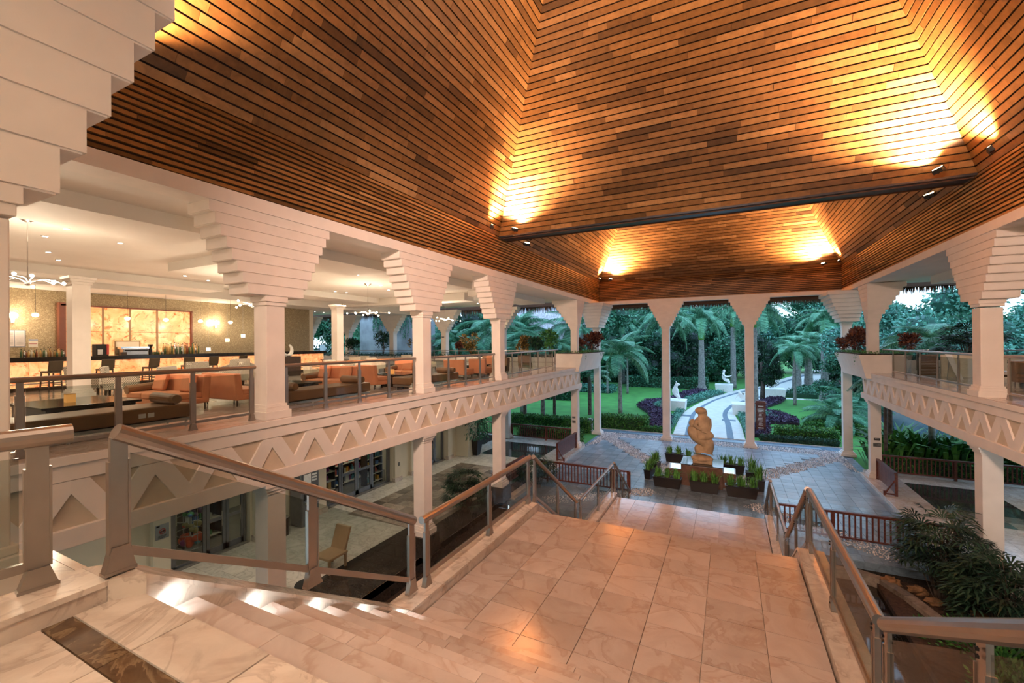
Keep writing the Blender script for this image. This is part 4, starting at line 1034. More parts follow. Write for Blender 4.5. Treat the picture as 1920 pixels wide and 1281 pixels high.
for i in range(9000):
    f = rnd.random()**1.3; x = rnd.uniform(-24,-11.5)*(1-f*.25)-18*f*.25; y = 40.5+5.5*f; z = 2.2+6.3*f; l = rnd.uniform(.4,1.1); w = .05
    m.face([(x-w,y-.05,z),(x+w,y-.05,z),(x+rnd.uniform(-.1,.1),y-.15-l*.35,z-l*.75)], rnd.random())
build(m, 'straw', M['thatchp'], t, kind='stuff')
build(MB().box(-23.6,41.0,ZG-.1,-23.3,41.3,2.4).box(-12.3,41.0,ZG-.1,-12.0,41.3,2.4), 'roof_post', M['trunkb'], t)
# ---- white statues on stone boxes
def plinth_box(t, x, y, w, h, mat=None, fl=1.08):
    build(MB().frus((x-w/2,x+w/2,y-w/2,y+w/2), ZG+.02, (x-w/2*fl,x+w/2*fl,y-w/2*fl,y+w/2*fl), ZG+h), 'pedestal', mat or M['stonew'], t)
def skinfig(name, mat, t, verts, edges, radii, sub=2):
    me = bpy.data.meshes.new(name); org = base_of(t); me.from_pydata([tuple(Vector(v)-org) for v in verts], edges, []); me.update()
    o = bpy.data.objects.new(name, me); COL.objects.link(o); o.parent = t
    sk = o.modifiers.new('skin', 'SKIN'); sk.use_smooth_shade = True
    for i, r in enumerate(radii): me.skin_vertices[0].data[i].radius = (r, r) if not isinstance(r, tuple) else r
    me.skin_vertices[0].data[0].use_root = True
    if sub:
        s = o.modifiers.new('subsurf', 'SUBSURF'); s.levels = sub; s.render_levels = sub
    me.materials.append(mat); return o
def figure(label, loc, ptype, s, face=0.0, name='statue'):
    x, y = loc; t = thing(name, label, 'statue', (x,y,ZG)); w, h = (2.1, 1.05)
    plinth_box(t, x, y, w, h)
    z0 = ZG+h; ca, sa = math.cos(face), math.sin(face)
    def P(a, b, c): return (x+(a*ca-b*sa)*s, y+(a*sa+b*ca)*s, z0+c*s)
    if ptype == 'reader':      # seated figure holding an open book out to the right
        v = [P(0,0,.2), P(-.02,0,.5), P(-.12,0,.8), P(-.05,0,1.0), P(0,0,1.18), P(.02,0,1.33),   # pelvis..head
             P(.32,.12,.42), P(.42,.12,.08), P(.32,-.12,.42), P(.42,-.12,.08),
             P(-.1,.22,.86), P(.15,.24,.66), P(.42,.10,.72), P(-.1,-.22,.86), P(.15,-.24,.66), P(.42,-.10,.72)]
        e = [(0,1),(1,2),(2,3),(3,4),(4,5),(0,6),(6,7),(0,8),(8,9),(2,10),(10,11),(11,12),(2,13),(13,14),(14,15)]
        r = [.26,.2,.18,.09,.13,.10,.14,.09,.14,.09,.09,.07,.05,.09,.07,.05]
        skinfig('figure', M['stonew'], t, v, e, [q*s for q in r])
        build(MB().hexa([P(.40,-.16,.66),P(.62,-.16,.78),P(.62,.16,.78),P(.40,.16,.66),P(.40,-.16,.72),P(.60,-.16,.84),P(.60,.16,.84),P(.40,.16,.72)]), 'book', M['stonew'], t)
    elif ptype == 'deer':      # sitting animal with raised ears looking right
        v = [P(0,0,.28), P(-.05,0,.6), P(.05,0,.92), P(.14,0,1.2), P(.30,0,1.30), P(.44,0,1.24), P(.30,.12,.3), P(.42,.12,.06), P(.30,-.12,.3), P(.42,-.12,.06), P(.22,.1,.75), P(.30,.1,.3), P(.22,-.1,.75), P(.30,-.1,.3), P(.16,.08,1.38), P(.10,.10,1.56), P(.16,-.08,1.38), P(.12,-.10,1.56)]
        e = [(0,1),(1,2),(2,3),(3,4),(4,5),(0,6),(6,7),(0,8),(8,9),(2,10),(10,11),(2,12),(12,13),(3,14),(14,15),(3,16),(16,17)]
        r = [.3,.25,.19,.12,.11,.06,.15,.09,.15,.09,.1,.07,.1,.07,.05,.02,.05,.02]
        skinfig('figure', M['stonew'], t, v, e, [q*s for q in r])
    else:                      # leaning figure stretching one arm back
        v = [P(0,0,.2), P(-.15,0,.45), P(-.35,0,.75), P(-.45,0,.95), P(-.50,0,1.1), P(.3,.12,.2), P(.6,.12,.1), P(.3,-.12,.2), P(.6,-.12,.1), P(-.5,.2,.7), P(-.75,.2,.35), P(-.25,-.2,.85), P(.0,-.25,1.0)]
        e = [(0,1),(1,2),(2,3),(3,4),(0,5),(5,6),(0,7),(7,8),(2,9),(9,10),(2,11),(11,12)]
        r = [.25,.2,.17,.08,.13,.13,.08,.13,.08,.08,.05,.08,.05]
        skinfig('figure', M['stonew'], t, v, e, [q*s for q in r])
    return t
figure('white stone deer-like statue seated on a box beside the left front column', (-5.05,47.6), 'deer', 1.25, 0)
figure('white stone seated figure reading a book on a flared box by the path bend', (-.6,67.4), 'reader', 1.55, 0)
figure('white stone leaning figure on a box close behind the right front column', (1.35,47.2), 'lean', 1.1, .3)
figure('white stone figure on a box under the slim tree across the path', (5.1,63.6), 'lean', 1.35, 2.2)
# low planter shaped brown information sign
t = thing('information_sign', 'dark red-brown upright wooden information totem in the purple bed', 'sign', (2.1,37.3,ZG))
build(B(1.78,37.2,ZG,2.42,37.4,ZG+2.55), 'post_panel', M['redwood'], t, bevel=.02); build(B(1.72,37.15,ZG+2.3,2.48,37.45,ZG+2.42), 'cap', M['redwood'], t)
m = MB(); rnd = random.Random(8)
for i in range(13):
    w = rnd.uniform(.12,.24); m.box(2.1-w,37.18,ZG+.75+i*.1,2.1+w*rnd.uniform(.3,1),37.2,ZG+.775+i*.1)
for i in range(2): m.box(1.92,37.18,ZG+.38+i*.14,2.28,37.2,ZG+.44+i*.14)
m.box(1.92,37.18,ZG+2.14,2.28,37.2,ZG+2.18); build(m, 'lettering', M['stonew'], t)
build(MB().box(1.88,37.185,ZG+1.75,2.32,37.2,ZG+2.0), 'map_panel', M['trunk'], t)
t = thing('litter_bin', 'small pale post bin standing just behind the left corner column', 'bin', (-9.75,33.2,ZG))
build(MB().lathe([(.17,0),(.17,.95),(.2,.97),(.2,1.05),(.05,1.1)], (-9.75,33.2,ZG), 14), 'body', M['concrete'], t)
build(B(-9.62,33.02,ZG+.7,-9.55,33.1,ZG+.85), 'opening', M['black'], t)
# =================================================================== STATUE AND PLANTERS ON THE PATIO
def skin_statue():
    t = thing('embracing_statue', 'honey-coloured limestone statue of two embracing crouched figures on brown block pedestal', 'statue', (-1.22,23.2,ZP))
    build(B(-2.15,22.75,ZP,-.30,24.3,-4.42), 'pedestal', M['brownped'], t, bevel=.02)
    build(B(-2.17,22.73,-4.42,-.28,24.32,-4.38), 'pedestal_top', M['granite'], t)
    build(B(-2.9,23.1,ZP,-2.15,24.2,-4.78), 'water_trough', M['brownped'], t); build(B(-2.85,23.15,-4.79,-2.2,24.15,-4.765), 'trough_water', M['chrome'], t)
    build(B(-.30,23.1,ZP,.25,24.2,-4.72), 'water_trough', M['brownped'], t); build(B(-.26,23.15,-4.73,.2,24.15,-4.705), 'trough_water', M['chrome'], t)
    cx, cy, z = -1.22, 23.35, -4.38
    m = MB().box(cx-.42,cy-.3,z,cx+.46,cy+.3,z+.17); m.ball((cx,cy,z+.2),(.52,.36,.20),14,8)
    build(m, 'base_rock', M['statue'], t, bevel=.03)
    V = lambda a, c, b=0: (cx+a, cy+b, z+c)
    # lower figure: crouched, bent forward; upper figure: seated on its back, hugging it
    v = [V(.05,.12), V(-.05,.62), V(-.28,.88), V(.15,.55,.1), V(.30,.95,.05), V(.10,1.12), V(-.25,1.30), V(-.42,1.55), V(-.30,1.85)]
    e = [(0,1),(1,2),(0,3),(3,4),(4,5),(5,6),(6,7),(7,8)]
    r = [.36,.30,.2,.34,.36,.34,.36,.36,.26]
    skinfig('lower_figure', M['statue'], t, v, e, r)
    v = [V(.0,1.22,-.08), V(.42,1.42,-.12), V(.50,1.50,-.1), V(.06,1.72,-.06), V(.10,2.08,-.04), V(.02,2.36,-.05), V(-.03,2.56,-.06), V(-.06,2.60,-.06),
         V(-.18,2.10,-.2), V(-.30,1.86,-.3), V(.02,1.66,-.36), V(.32,2.08,.1), V(.34,1.78,.0), V(.28,1.52,-.2), V(-.40,1.32,-.1)]
    e = [(0,1),(1,2),(0,3),(3,4),(4,5),(5,6),(6,7),(4,8),(8,9),(9,10),(4,11),(11,12),(12,13),(0,14)]
    r = [.30,.24,.12,.28,.29,.16,.22,.18,.15,.12,.07,.15,.12,.08,.36]
    skinfig('upper_figure', M['statue'], t, v, e, r)
    build(MB().ball(V(-.40,1.93,-.1),(.19,.19,.21),14,9).ball(V(-.46,1.86,-.26),(.05,.05,.09),6,5), 'lower_head', M['statue'], t, smooth=True)
    m = MB().ball(V(-.04,2.56,-.06),(.27,.24,.19),16,10).ball(V(.06,2.44,.0),(.2,.2,.22),12,8)
    build(m, 'upper_head_and_hair', M['statue'], t, smooth=True)
    for k in range(5):
        build(MB().tube([V(-.02+.035*k,1.62-.012*k,-.40),V(.06+.035*k,1.60-.01*k,-.43),V(.12+.032*k,1.55-.01*k,-.40)], [.024,.022,.015], 6), 'finger', M['statue'], t, smooth=True)
    return t
skin_statue()
def lilybox(label, loc, w, d, h, rotz=0, clumps=3, seed=1, lh=.55, group=None):
    t = thing('planter_box', label, 'planter', loc, group); x, y, z = loc; rnd = random.Random(seed)
    m = MB().frus((x-w/2*.88,x+w/2*.88,y-d/2*.8,y+d/2*.8), z, (x-w/2,x+w/2,y-d/2,y+d/2), z+h)
    m.box(x-w/2-.02,y-d/2-.02,z+h,x+w/2+.02,y-d/2+.02,z+h+.03).box(x-w/2-.02,y+d/2-.02,z+h,x+w/2+.02,y+d/2+.02,z+h+.03).box(x-w/2-.02,y-d/2,z+h,x-w/2+.02,y+d/2,z+h+.03).box(x+w/2-.02,y-d/2,z+h,x+w/2+.02,y+d/2,z+h+.03)
    build(m, 'box', M['plantbox'], t); build(B(x-w/2+.02,y-d/2+.02,z+h-.02,x+w/2-.02,y+d/2-.02,z+h+.012), 'soil', M['soil'], t)
    for c in range(clumps):
        m = MB(); bx = x if clumps == 1 else x-w/2+w*(c+.5)/clumps; by = y
        for i in range(58):
            a = rnd.random()*2*PI; l = lh*rnd.uniform(.6,1.15); til = abs(rnd.gauss(0,.5)); p = Vector((bx+rnd.gauss(0,.075), by+rnd.gauss(0,.05), z+h)); o = Vector((math.cos(a), math.sin(a), 0)); s = Vector((-o.y,o.x,0))*.017
            p1 = p+o*l*.35*til+Vector((0,0,l*.55)); p2 = p+o*l*.9*til+Vector((0,0,l*(1-.35*til))); tt = rnd.random()
            m.face([p-s*.8,p+s*.8,p1+s,p1-s],tt); m.face([p1-s,p1+s,p2],tt)
        build(m, 'strap_leaf_clump', M['lily'], t)
    t.rotation_euler.z = rotz; return t
lilybox('long dark planter box of strap-leaved plants, left of three facing the stairs', (-2.72,22.15,ZP), 1.28, .42, .46, -.02, 3, 1)
lilybox('long dark planter box of strap-leaved plants, middle of three facing the stairs', (-1.08,22.15,ZP), 1.26, .42, .46, 0, 3, 2)
lilybox('long dark planter box of strap-leaved plants, right of three facing the stairs', (.46,22.15,ZP), 1.30, .42, .46, .04, 3, 3)
lilybox('narrow planter box with upright leaves at left of statue, front one', (-3.72,23.3,ZP), .75, .34, .44, 1.35, 2, 4, .62)
lilybox('narrow planter box with upright leaves at left of statue, behind the front one', (-3.62,24.7,ZP), .75, .34, .44, 1.4, 2, 5, .7)
lilybox('dark planter box behind the left of the statue', (-2.9,27.0,ZP), 1.0, .42, .46, 0, 2, 6)
lilybox('dark planter box directly behind the statue at left', (-1.9,26.6,ZP), .9, .42, .46, 0, 2, 7)
lilybox('dark planter box behind the right of the statue', (.1,25.9,ZP), 1.2, .42, .46, 0, 3, 8)
lilybox('round-looking dark planter with tall fanning leaves right of statue', (1.20,23.4,ZP), .5, .42, .5, 0, 1, 9, .85)
lilybox('dark planter with tall fanning leaves behind the right statue box', (.95,24.6,ZP), .5, .42, .5, 0, 1, 10, .95)
# croton shrubs of the balcony planters
def bush(label, x, y, z, r, h, mat, n, s, seed, stem=.2, cat='shrub', name='croton_shrub', asp=.45):
    rnd = random.Random(seed); t = thing(name, label, cat, (x,y,z)); m = MB()
    lob = [(Vector((rnd.gauss(0,r*.42), rnd.gauss(0,r*.42), stem+h*rnd.uniform(.3,.85))), r*rnd.uniform(.4,.6)) for _ in range(7)]
    for i in range(n):
        c, rr = lob[i % 7]; d = Vector((rnd.gauss(0,1), rnd.gauss(0,1), rnd.gauss(0,1)+.3)).normalized()
        leafq(m, Vector((x,y,z))+c+d*rr*rnd.uniform(.3,1), s*rnd.uniform(.7,1.2), rnd, (d+Vector((0,0,.4))).normalized(), asp)
    build(m, 'leaves', M[mat], t, kind='stuff'); m = MB()
    for c, rr in lob[:5]: m.tube([(x,y,z-.02),(x+c.x*.4,y+c.y*.4,z+c.z*.5),(x+c.x,y+c.y,z+c.z)], [.025,.02,.01], 5)
    build(m, 'stem', M['trunkb'], t); return t
bush('large red-brown croton at the tip of the left balcony planter', -8.7, 30.2, .93, .62, 1.05, 'croton', 900, .24, 1)
bush('smaller red-brown croton on a thin stem in the left balcony planter', -9.2, 28.9, .93, .38, .6, 'croton', 420, .2, 2, stem=.3)
bush('large red-brown croton in the right balcony planter', 6.35, 29.6, .93, .6, .95, 'croton', 900, .24, 3)
bush('smaller red croton at the tip of the right balcony planter', 6.0, 31.3, .93, .38, .5, 'croton', 420, .2, 4)
bush('red-brown croton beside the right planter column', 8.1, 28.4, 1.0, .42, .6, 'croton', 480, .2, 5)
# trough along the open end of the lounge with its shrubs
def trough(label, x0, x1, side):
    t = thing('planter_trough', label, 'planter', ((x0+x1)/2,27.6,0))
    build(B(x0,27.05,0,x1,28.1,.62), 'trough', M['plaster'], t, bevel=.01)
    m = MB(); rnd = random.Random(int(abs(x0)*3))
    for i in range(int((x1-x0)*380)): leafq(m, (rnd.uniform(x0,x1), rnd.uniform(27.0,28.1), .6+rnd.random()*.2), .12, rnd)
    build(m, 'ground_creeper', M['leafd'], t, kind='stuff')
trough('long low planter trough with dark creeper closing the open end of lounge', -36, -10.4, 0)
trough('low planter trough with dark creeper closing the right balcony room', 7.8, 14.0, 0)
railing('slim railing above the planter trough at the lounge end', [(-30,27.0,.15),(-10.3,27.0,.15)], [0,.1,.2,.3,.4,.5,.6,.7,.8,.9,1], .92, .03, .04, glassz=(.75,.9))
railing('slim railing above the planter trough of right balcony', [(8.0,27.0,.15),(13.8,27.0,.15)], [0,.25,.5,.75,1], .95, .03, .04, glassz=(.75,.9))
for i, (x, r, h, mat, l) in enumerate(((-17.2,.55,1.35,'croton2','tall yellow-brown croton left of the thatch-side column at lounge end'), (-22.3,.7,1.5,'croton2','tall dark yellow croton at lounge end right of the vine wall column'),(-12.9,.45,1.2,'croton2','yellow-brown croton behind the third balcony column'),
        (-29.0,.6,1.2,'leafd','round dark shrub at lounge end before the left of grey wall'),(-25.8,.75,1.7,'leafd','taller dark shrub at lounge end before the right of grey wall'),(-11.8,.5,1.2,'leafd','dark shrub at lounge end right of the yellow croton'),(-10.9,.6,1.6,'leafh','light green shrub at lounge end next to the planter'),(-18.3,.3,.9,'croton','small red croton at the lounge end by the plaque column'))):
    bush(l, x, 27.6, .6, r, h, mat, 700, .2, 30+i, stem=.25, name='shrub' if 'croton' not in l else 'croton_shrub')
# rhapis palms (fan leaves on canes)
def rhapis(label, x, y, z, r, h, n, seed, fl=.42, name='fan_palm', cat='fan palm'):
    rnd = random.Random(seed); t = thing(name, label, cat, (x,y,z)); m = MB(); st = MB()
    for i in range(n):
        a = rnd.random()*2*PI; rr = r*math.sqrt(rnd.random()); hh = h*(.35+.65*rnd.random())*(1-.35*(rr/r)**2); c = Vector((x+rr*.5*math.cos(a), y+rr*.5*math.sin(a), z+hh*.75)); o = Vector((math.cos(a), math.sin(a), 0))
        k = c+o*rr*.55+Vector((0,0,hh*.25)); 
        if i % 3 == 0: st.tube([(x+rr*.2*math.cos(a), y+rr*.2*math.sin(a), z-.03), tuple(c), tuple(k)], [.014,.01,.006], 5)
        el = rnd.uniform(-.1,.9); f = (o*math.cos(el)+Vector((0,0,math.sin(el)))).normalized(); s = o.cross(Vector((0,0,1))).normalized(); tt = rnd.random()
        for j in range(8):
            b = -1.35+2.7*j/7; d = (f*math.cos(b)+s*math.sin(b)); l = fl*rnd.uniform(.8,1.15); q = k+d*l*.55; e = k+d*l+Vector((0,0,-l*.28)); w = d.cross(f.cross(s)).normalized()*.028
            m.face([k, q+w, e, q-w], min(1, max(0, tt+rnd.uniform(-.2,.2))))
    build(m, 'fan_leaves', M['rhapis'], t, kind='stuff'); build(st, 'canes', M['trunkb'], t); return t
rhapis('dark fan palm clump beside the slate ledge right of the stairs', 5.4, 16.6, -5.86, .85, 2.75, 190, 1, .5)
rhapis('second dark fan palm clump at the right edge beyond the pond', 6.0, 14.7, -5.86, .95, 2.2, 190, 2, .52)
rhapis('dark fan palm beside the left rail, near the third pillar', -9.75, 15.1, -5.24, .8, 1.7, 120, 3, .45)
rhapis('dark fan palm behind the left rail corner beside the patio', -8.4, 19.4, -5.43, .8, 1.5, 90, 4, .42)
bush('low leafy green groundcover mound beside the pond kerb', 5.35, 14.2, -5.9, .8, .3, 'leafh', 1500, .13, 50, stem=.0, name='leafy_groundcover', cat='groundcover')
bush('second leafy green mound between pond kerb and right fan palm', 5.55, 12.6, -5.9, .8, .3, 'leafh', 1500, .13, 51, stem=.0, name='leafy_groundcover', cat='groundcover')
bush('dim leafy growth in the bed left of the upper landing', -6.2, 12.4, -5.9, 1.1, .5, 'leafd', 1500, .15, 52, stem=.0, name='leafy_groundcover', cat='groundcover')
# big pot with shrub by the left walk
t = thing('potted_shrub', 'bushy green shrub in a tall tapered dark pot by the shop pier', 'potted plant', (-14.0,22.9,GF))
build(MB().frus((-14.2,-13.8,22.7,23.1), GF, (-14.35,-13.65,22.55,23.25), GF+.95), 'pot', M['plantbox'], t, bevel=.01)
m = MB(); rnd = random.Random(66)
for i in range(1500):
    a = rnd.random()*2*PI; r_ = .75*math.sqrt(rnd.random()); hh = rnd.uniform(.1,2.3); leafq(m, (-14+r_*math.cos(a), 22.9+r_*math.sin(a), GF+.95+hh), .2, rnd, Vector((math.cos(a),math.sin(a),-.6)).normalized(), .3)
build(m, 'leaves', M['leaf'], t, kind='stuff')
m = MB()
for a in (0,1.3,2.6,3.9,5.1): m.tube([(-14+.1*math.cos(a),22.9+.1*math.sin(a),GF+.9),(-14+.3*math.cos(a),22.9+.3*math.sin(a),GF+2.8)], .018, 5)
build(m, 'stem', M['trunkb'], t)
rhapis('dark potted fan palm standing at the end of right balcony room', 9.6, 26.3, .5, 1.0, 1.9, 110, 9, .5)
# =================================================================== SHOPFRONTS UNDER THE LEFT BALCONY
XS = -15.0
def wallseg(y0, y1, x=XS): slab('wall_left', (x-.5, y0, GF, x, y1, -1.5), M['wallcream'])
for a, b in ((-4,7.05),(9.45,12.55),(16.62,18.3),(21.2,22.6)): wallseg(a, b)
slab('wall_left', (XS-.5, 22.2, GF, XS+.9, 23.2, -1.5), M['wallcream'])
for y in (6.75, 9.75, 12.3, 16.85, 18.1, 21.4):
    slab('trim_50', (XS, y-.22, GF, XS+.16, y+.22, -1.5), M['wallcream']); slab('baseboard_left', (XS, y-.27, GF, XS+.21, y+.27, GF+.2), M['marblew'])
slab('trim_51', (XS-.5, -4, -2.2, XS, 21.2, -1.5), M['wallcream'])
slab('wall_left', (XS-4.0, 4, GF, XS-3.8, 21.4, -1.5), M['wallcream'])
for y in (6.9, 12.4, 18.1, 21.3): slab('wall_back', (XS-4, y-.08, GF, XS-.5, y+.08, -1.5), M['wallcream'])
gm = marble('shop_floor', (.30,.28,.25), (.24,.22,.20), (.2,.18,.16), .3)
slab('floor', (XS-4, 4, GF-.1, XS-.02, 21.4, GF+.01), gm)
def goods(label, x, y0, y1, z, seed, cols, hh=.2, cat='goods'):
    pass
CM = {}
def cmat(c):
    if c not in CM: CM[c] = plain('packaging_%d' % len(CM), c, .4, var=.03)
    return CM[c]
PAL = [(.6,.08,.05),(.75,.4,.05),(.08,.2,.5),(.7,.65,.5),(.1,.35,.15),(.75,.75,.7),(.35,.06,.25),(.15,.45,.55)]
def shopfront(n, y0, y1, doors, label):
    t = thing('shop_entrance', label, 'shopfront', (XS-.25,(y0+y1)/2,GF)); x = XS-.22; zt = -2.2
    fr = MB()
    for y in (y0+.03, y1-.03): fr.box(x-.05, y-.04, GF, x+.05, y+.04, zt)
    fr.box(x-.05, y0, zt-.08, x+.05, y1, zt); build(fr, 'frame', M['steelg'], t)
    da, db = doors
    def pane(a, b, nm, door):
        w = MB(); w.box(x-.03,a,GF+.02,x+.03,a+.09,zt-.08).box(x-.03,b-.09,GF+.02,x+.03,b,zt-.08).box(x-.03,a,GF+.02,x+.03,b,GF+(.22 if door else .08)).box(x-.03,a,zt-.2,x+.03,b,zt-.08)
        if door: w.box(x-.035,a,GF+1.05,x+.035,b,GF+1.15)
        d = build(w, nm, M['steelg'], t)
        build(B(x-.006,a+.08,GF+.1,x+.006,b-.08,zt-.18), 'glass_pane', M['shopglass'], d)
        if door: build(MB().tube([(x+.07,b-.14,GF+.85),(x+.07,b-.14,GF+1.35)],.015,8), 'handle', M['chrome'], d)
    if da > y0+.2: pane(y0+.07, da-.02, 'side_light', False)
    m_ = (da+db)/2; pane(da, m_-.01, 'door', True); pane(m_+.01, db, 'door', True)
    if db < y1-.2: pane(db+.02, y1-.07, 'side_light', False)
    return t
M['steelg'] = plain('grey_aluminium', (.22,.23,.25), .35, .6)
shopfront(1, 7.1, 9.4, (8.15,9.35), 'grey glazed shop entrance with coloured toys in its left window')
shopfront(2, 12.6, 16.6, (13.6,15.4), 'grey glazed double-door shop entrance with stocked shelves in its window')
shopfront(3, 18.35, 21.15, (18.9,20.3), 'grey glazed shop entrance farthest along the left walk')
def shelfunit(label, x, y0, y1, n, seed, goodslabel):
    t = thing('shop_shelf', label, 'shelf', (x,(y0+y1)/2,GF)); rnd = random.Random(seed)
    m = MB().box(x-.02,y0,GF,x,y1,GF+2.5)
    for yy in (y0, (y0+y1)/2, y1): m.box(x, yy-.02, GF, x+.38, yy+.02, GF+2.5)
    build(m, 'carcase', M['darkwood'], t)
    for k in range(n):
        z = GF+.12+k*2.3/n; build(B(x,y0,z,x+.4,y1,z+.03), 'shelf_board', M['cream'], t)
        y = y0+.08; q_ = 0
        while y < y1-.22:
            q_ += 1; w = rnd.uniform(.09,.2); h = rnd.uniform(.12,.32); c = rnd.choice(PAL)
            m = MB()
            if rnd.random() < .5: m.box(x+.05,y,z+.03,x+.3,y+w,z+.03+h); nm, ct = 'carton', 'carton'
            else: m.lathe([(w*.42,0),(w*.42,h*.6),(w*.15,h*.8),(w*.15,h)], (x+.2,y+w/2,z+.03), 8); nm, ct = 'bottle', 'bottle'
            cn = ('red','orange','blue','cream','green','white','purple','teal')[PAL.index(c)]
            tag(build(m, nm, cmat(c)), '%s %s, %s from left on the %s shelf up, %s' % (cn, nm, ordn(q_), ordn(k+1), goodslabel.split(' on the ')[1].replace('the ','')), ct, goodslabel)
            y += w+rnd.uniform(.02,.08)
shelfunit('stocked shelving seen through the middle shop window left of its doors', XS-.95, 12.65, 13.6, 6, 1, 'goods on the shelving left of the middle shop doors')
shelfunit('stocked shelving at the back of the middle shop', XS-2.1, 13.7, 16.5, 5, 2, 'goods on the back shelving of the middle shop')
shelfunit('stocked shelving inside the farthest shop', XS-1.5, 18.4, 21.1, 6, 3, 'goods on the shelving of the farthest shop')
shelfunit('stocked shelving right of the middle shop doors', XS-.95, 15.5, 16.5, 6, 6, 'goods on the shelving right of the middle shop doors')
shelfunit('stocked shelving inside the nearest shop', XS-1.8, 8.1, 9.3, 4, 4, 'goods on the shelving of the nearest shop')
# tall wire stand with bright sunglasses / toys
t = thing('wire_display_stand', 'round wire display stand crammed with green and multicoloured toys', 'display stand', (XS-.75,7.95,GF))
m = MB().tube([(XS-.75,7.95,GF),(XS-.75,7.95,GF+2.1)],.025,8)
for z in (.35,.8,1.25,1.7,2.05): m.tube([(XS-.75+.42*math.cos(a*PI/8),7.95+.42*math.sin(a*PI/8),GF+z) for a in range(17)],.012,5,False)
for a in range(8): m.tube([(XS-.75+.42*math.cos(a*PI/4),7.95+.42*math.sin(a*PI/4),GF+.3),(XS-.75+.42*math.cos(a*PI/4),7.95+.42*math.sin(a*PI/4),GF+2.05)],.008,4)
build(m, 'wire_frame', M['steel'], t); rnd = random.Random(17)
for lv, (z, col, nm) in enumerate(((.38,(.85,.12,.05),'ball'),(.83,(.35,.3,.12),'toy'),(1.28,(.15,.10,.2),'toy'),(1.73,(.12,.5,.05),'toy'))):
    for i in range(14):
        a = rnd.random()*2*PI; r = rnd.uniform(.05,.33); s = rnd.uniform(.06,.1)*(1.5 if lv == 0 else 1); c = rnd.choice([col, PAL[i % 8], tuple(min(1,q*1.4) for q in col)])
        tag(build(MB().ball((XS-.75+r*math.cos(a),7.95+r*math.sin(a),GF+z+s*rnd.uniform(.8,2.4)),(s,s,s*rnd.uniform(.7,1.2)),8,6), nm, cmat(tuple(round(q,2) for q in c)), smooth=True),
            ('round bright ball','dark green stuffed toy','small dark plush toy','bright green plush toy')[lv]+' in the wire display stand, '+ordn(i+1)+' round its basket', nm, 'toys in the wire stand, tier %d' % lv)
# pale leaning sign on the nearest pier
t = thing('no_smoking_sign', 'small grey no-smoking sign on the pale pier left of the nearest shop', 'sign', (XS+.165,6.75,-3.82))
build(B(XS+.165,6.58,-4.02,XS+.18,6.92,-3.60), 'plate', M['concrete'], t)
m = MB().tube([(XS+.19,6.75+.075*math.cos(a*PI/10),-3.80+.075*math.sin(a*PI/10)) for a in range(21)],.009,5,False); m.bar((XS+.19,6.70,-3.85),(XS+.19,6.80,-3.75),.012,.012)
build(m, 'red_ring', cmat((.5,.05,.04)), t); m = MB().box(XS+.182,6.69,-3.815,XS+.186,6.81,-3.79)
for k in range(3): m.box(XS+.182,6.64,-3.93-.03*k,XS+.186,6.86-.03*k,-3.92-.03*k)
m.box(XS+.182,6.60,-3.66,XS+.186,6.68,-3.62); build(m, 'print', M['black'], t)
# cash machine
t = thing('cash_machine', 'tall grey cash machine with a lit panel between the two nearer shops', 'cash machine', (XS+.35,11.35,GF))
build(B(XS+.02,10.95,GF,XS+.7,11.75,GF+2.15), 'cabinet', M['steelg'], t, bevel=.06); build(B(XS+.70,11.05,GF+1.0,XS+.72,11.65,GF+1.45), 'screen', M['black'], t)
build(B(XS+.70,11.05,GF+1.6,XS+.72,11.35,GF+1.95), 'notice', M['white'], t); m = MB()
for k in range(3): m.box(XS+.70,11.4,GF+1.64+k*.11,XS+.722,11.62,GF+1.70+k*.11)
build(m, 'notice_row', M['white'], t); build(B(XS+.6,11.05,GF+.85,XS+.85,11.65,GF+.92), 'keypad_shelf', M['steel'], t)
t = thing('round_bin', 'round dark bin with a yellowish disc beside the cash machine', 'bin', (XS+.55,10.3,GF))
build(MB().lathe([(.2,0),(.22,.6),(.18,.62)], (XS+.55,10.3,GF), 14), 'body', M['darkwood'], t); build(MB().lathe([(.2,0),(.2,.02)], (XS+.55,10.3,GF+.62), 14), 'lid', M['steel'], t)
# lounge chairs by the pond edge on the lower left
t = thing('wooden_chair', 'plain light-brown wooden chair with tall flat back beyond first railing', 'chair', (-11.0,9.3,GF), rotz=0)
build(MB().hexa([(-10.62,9.05,GF+.40),(-10.62,9.75,GF+.40),(-11.3,9.75,GF+.40),(-11.3,9.05,GF+.40),(-10.62,9.05,GF+.47),(-10.62,9.75,GF+.47),(-11.3,9.75,GF+.47),(-11.3,9.05,GF+.47)]), 'seat', cmat((.40,.27,.15)), t, bevel=.01)
build(MB().hexa([(-10.72,9.70,GF+.45),(-11.32,9.70,GF+.45),(-11.32,9.78,GF+.45),(-10.72,9.78,GF+.45),(-10.72,9.92,GF+1.10),(-11.32,9.92,GF+1.10),(-11.32,10.0,GF+1.10),(-10.72,10.0,GF+1.10)]), 'backrest', cmat((.40,.27,.15)), t, bevel=.01)
for x, y in ((-10.68,9.1),(-11.25,9.1),(-10.68,9.7),(-11.25,9.7)): build(B(x-.03,y-.03,GF,x+.03,y+.03,GF+.4), 'leg', cmat((.30,.2,.11)), t)
t = thing('round_stool', 'small round black stool under the first railing bottom rail', 'stool', (-10.2,7.9,GF))
build(MB().lathe([(.25,.38),(.27,.42),(.25,.47)], (-10.2,7.9,GF), 16), 'seat', M['black'], t)
for a in (0.5,2.1,3.6,5.2): build(MB().tube([(-10.2+.18*math.cos(a),7.9+.18*math.sin(a),GF),(-10.2+.13*math.cos(a),7.9+.13*math.sin(a),GF+.4)],.018,6), 'leg', M['black'], t)
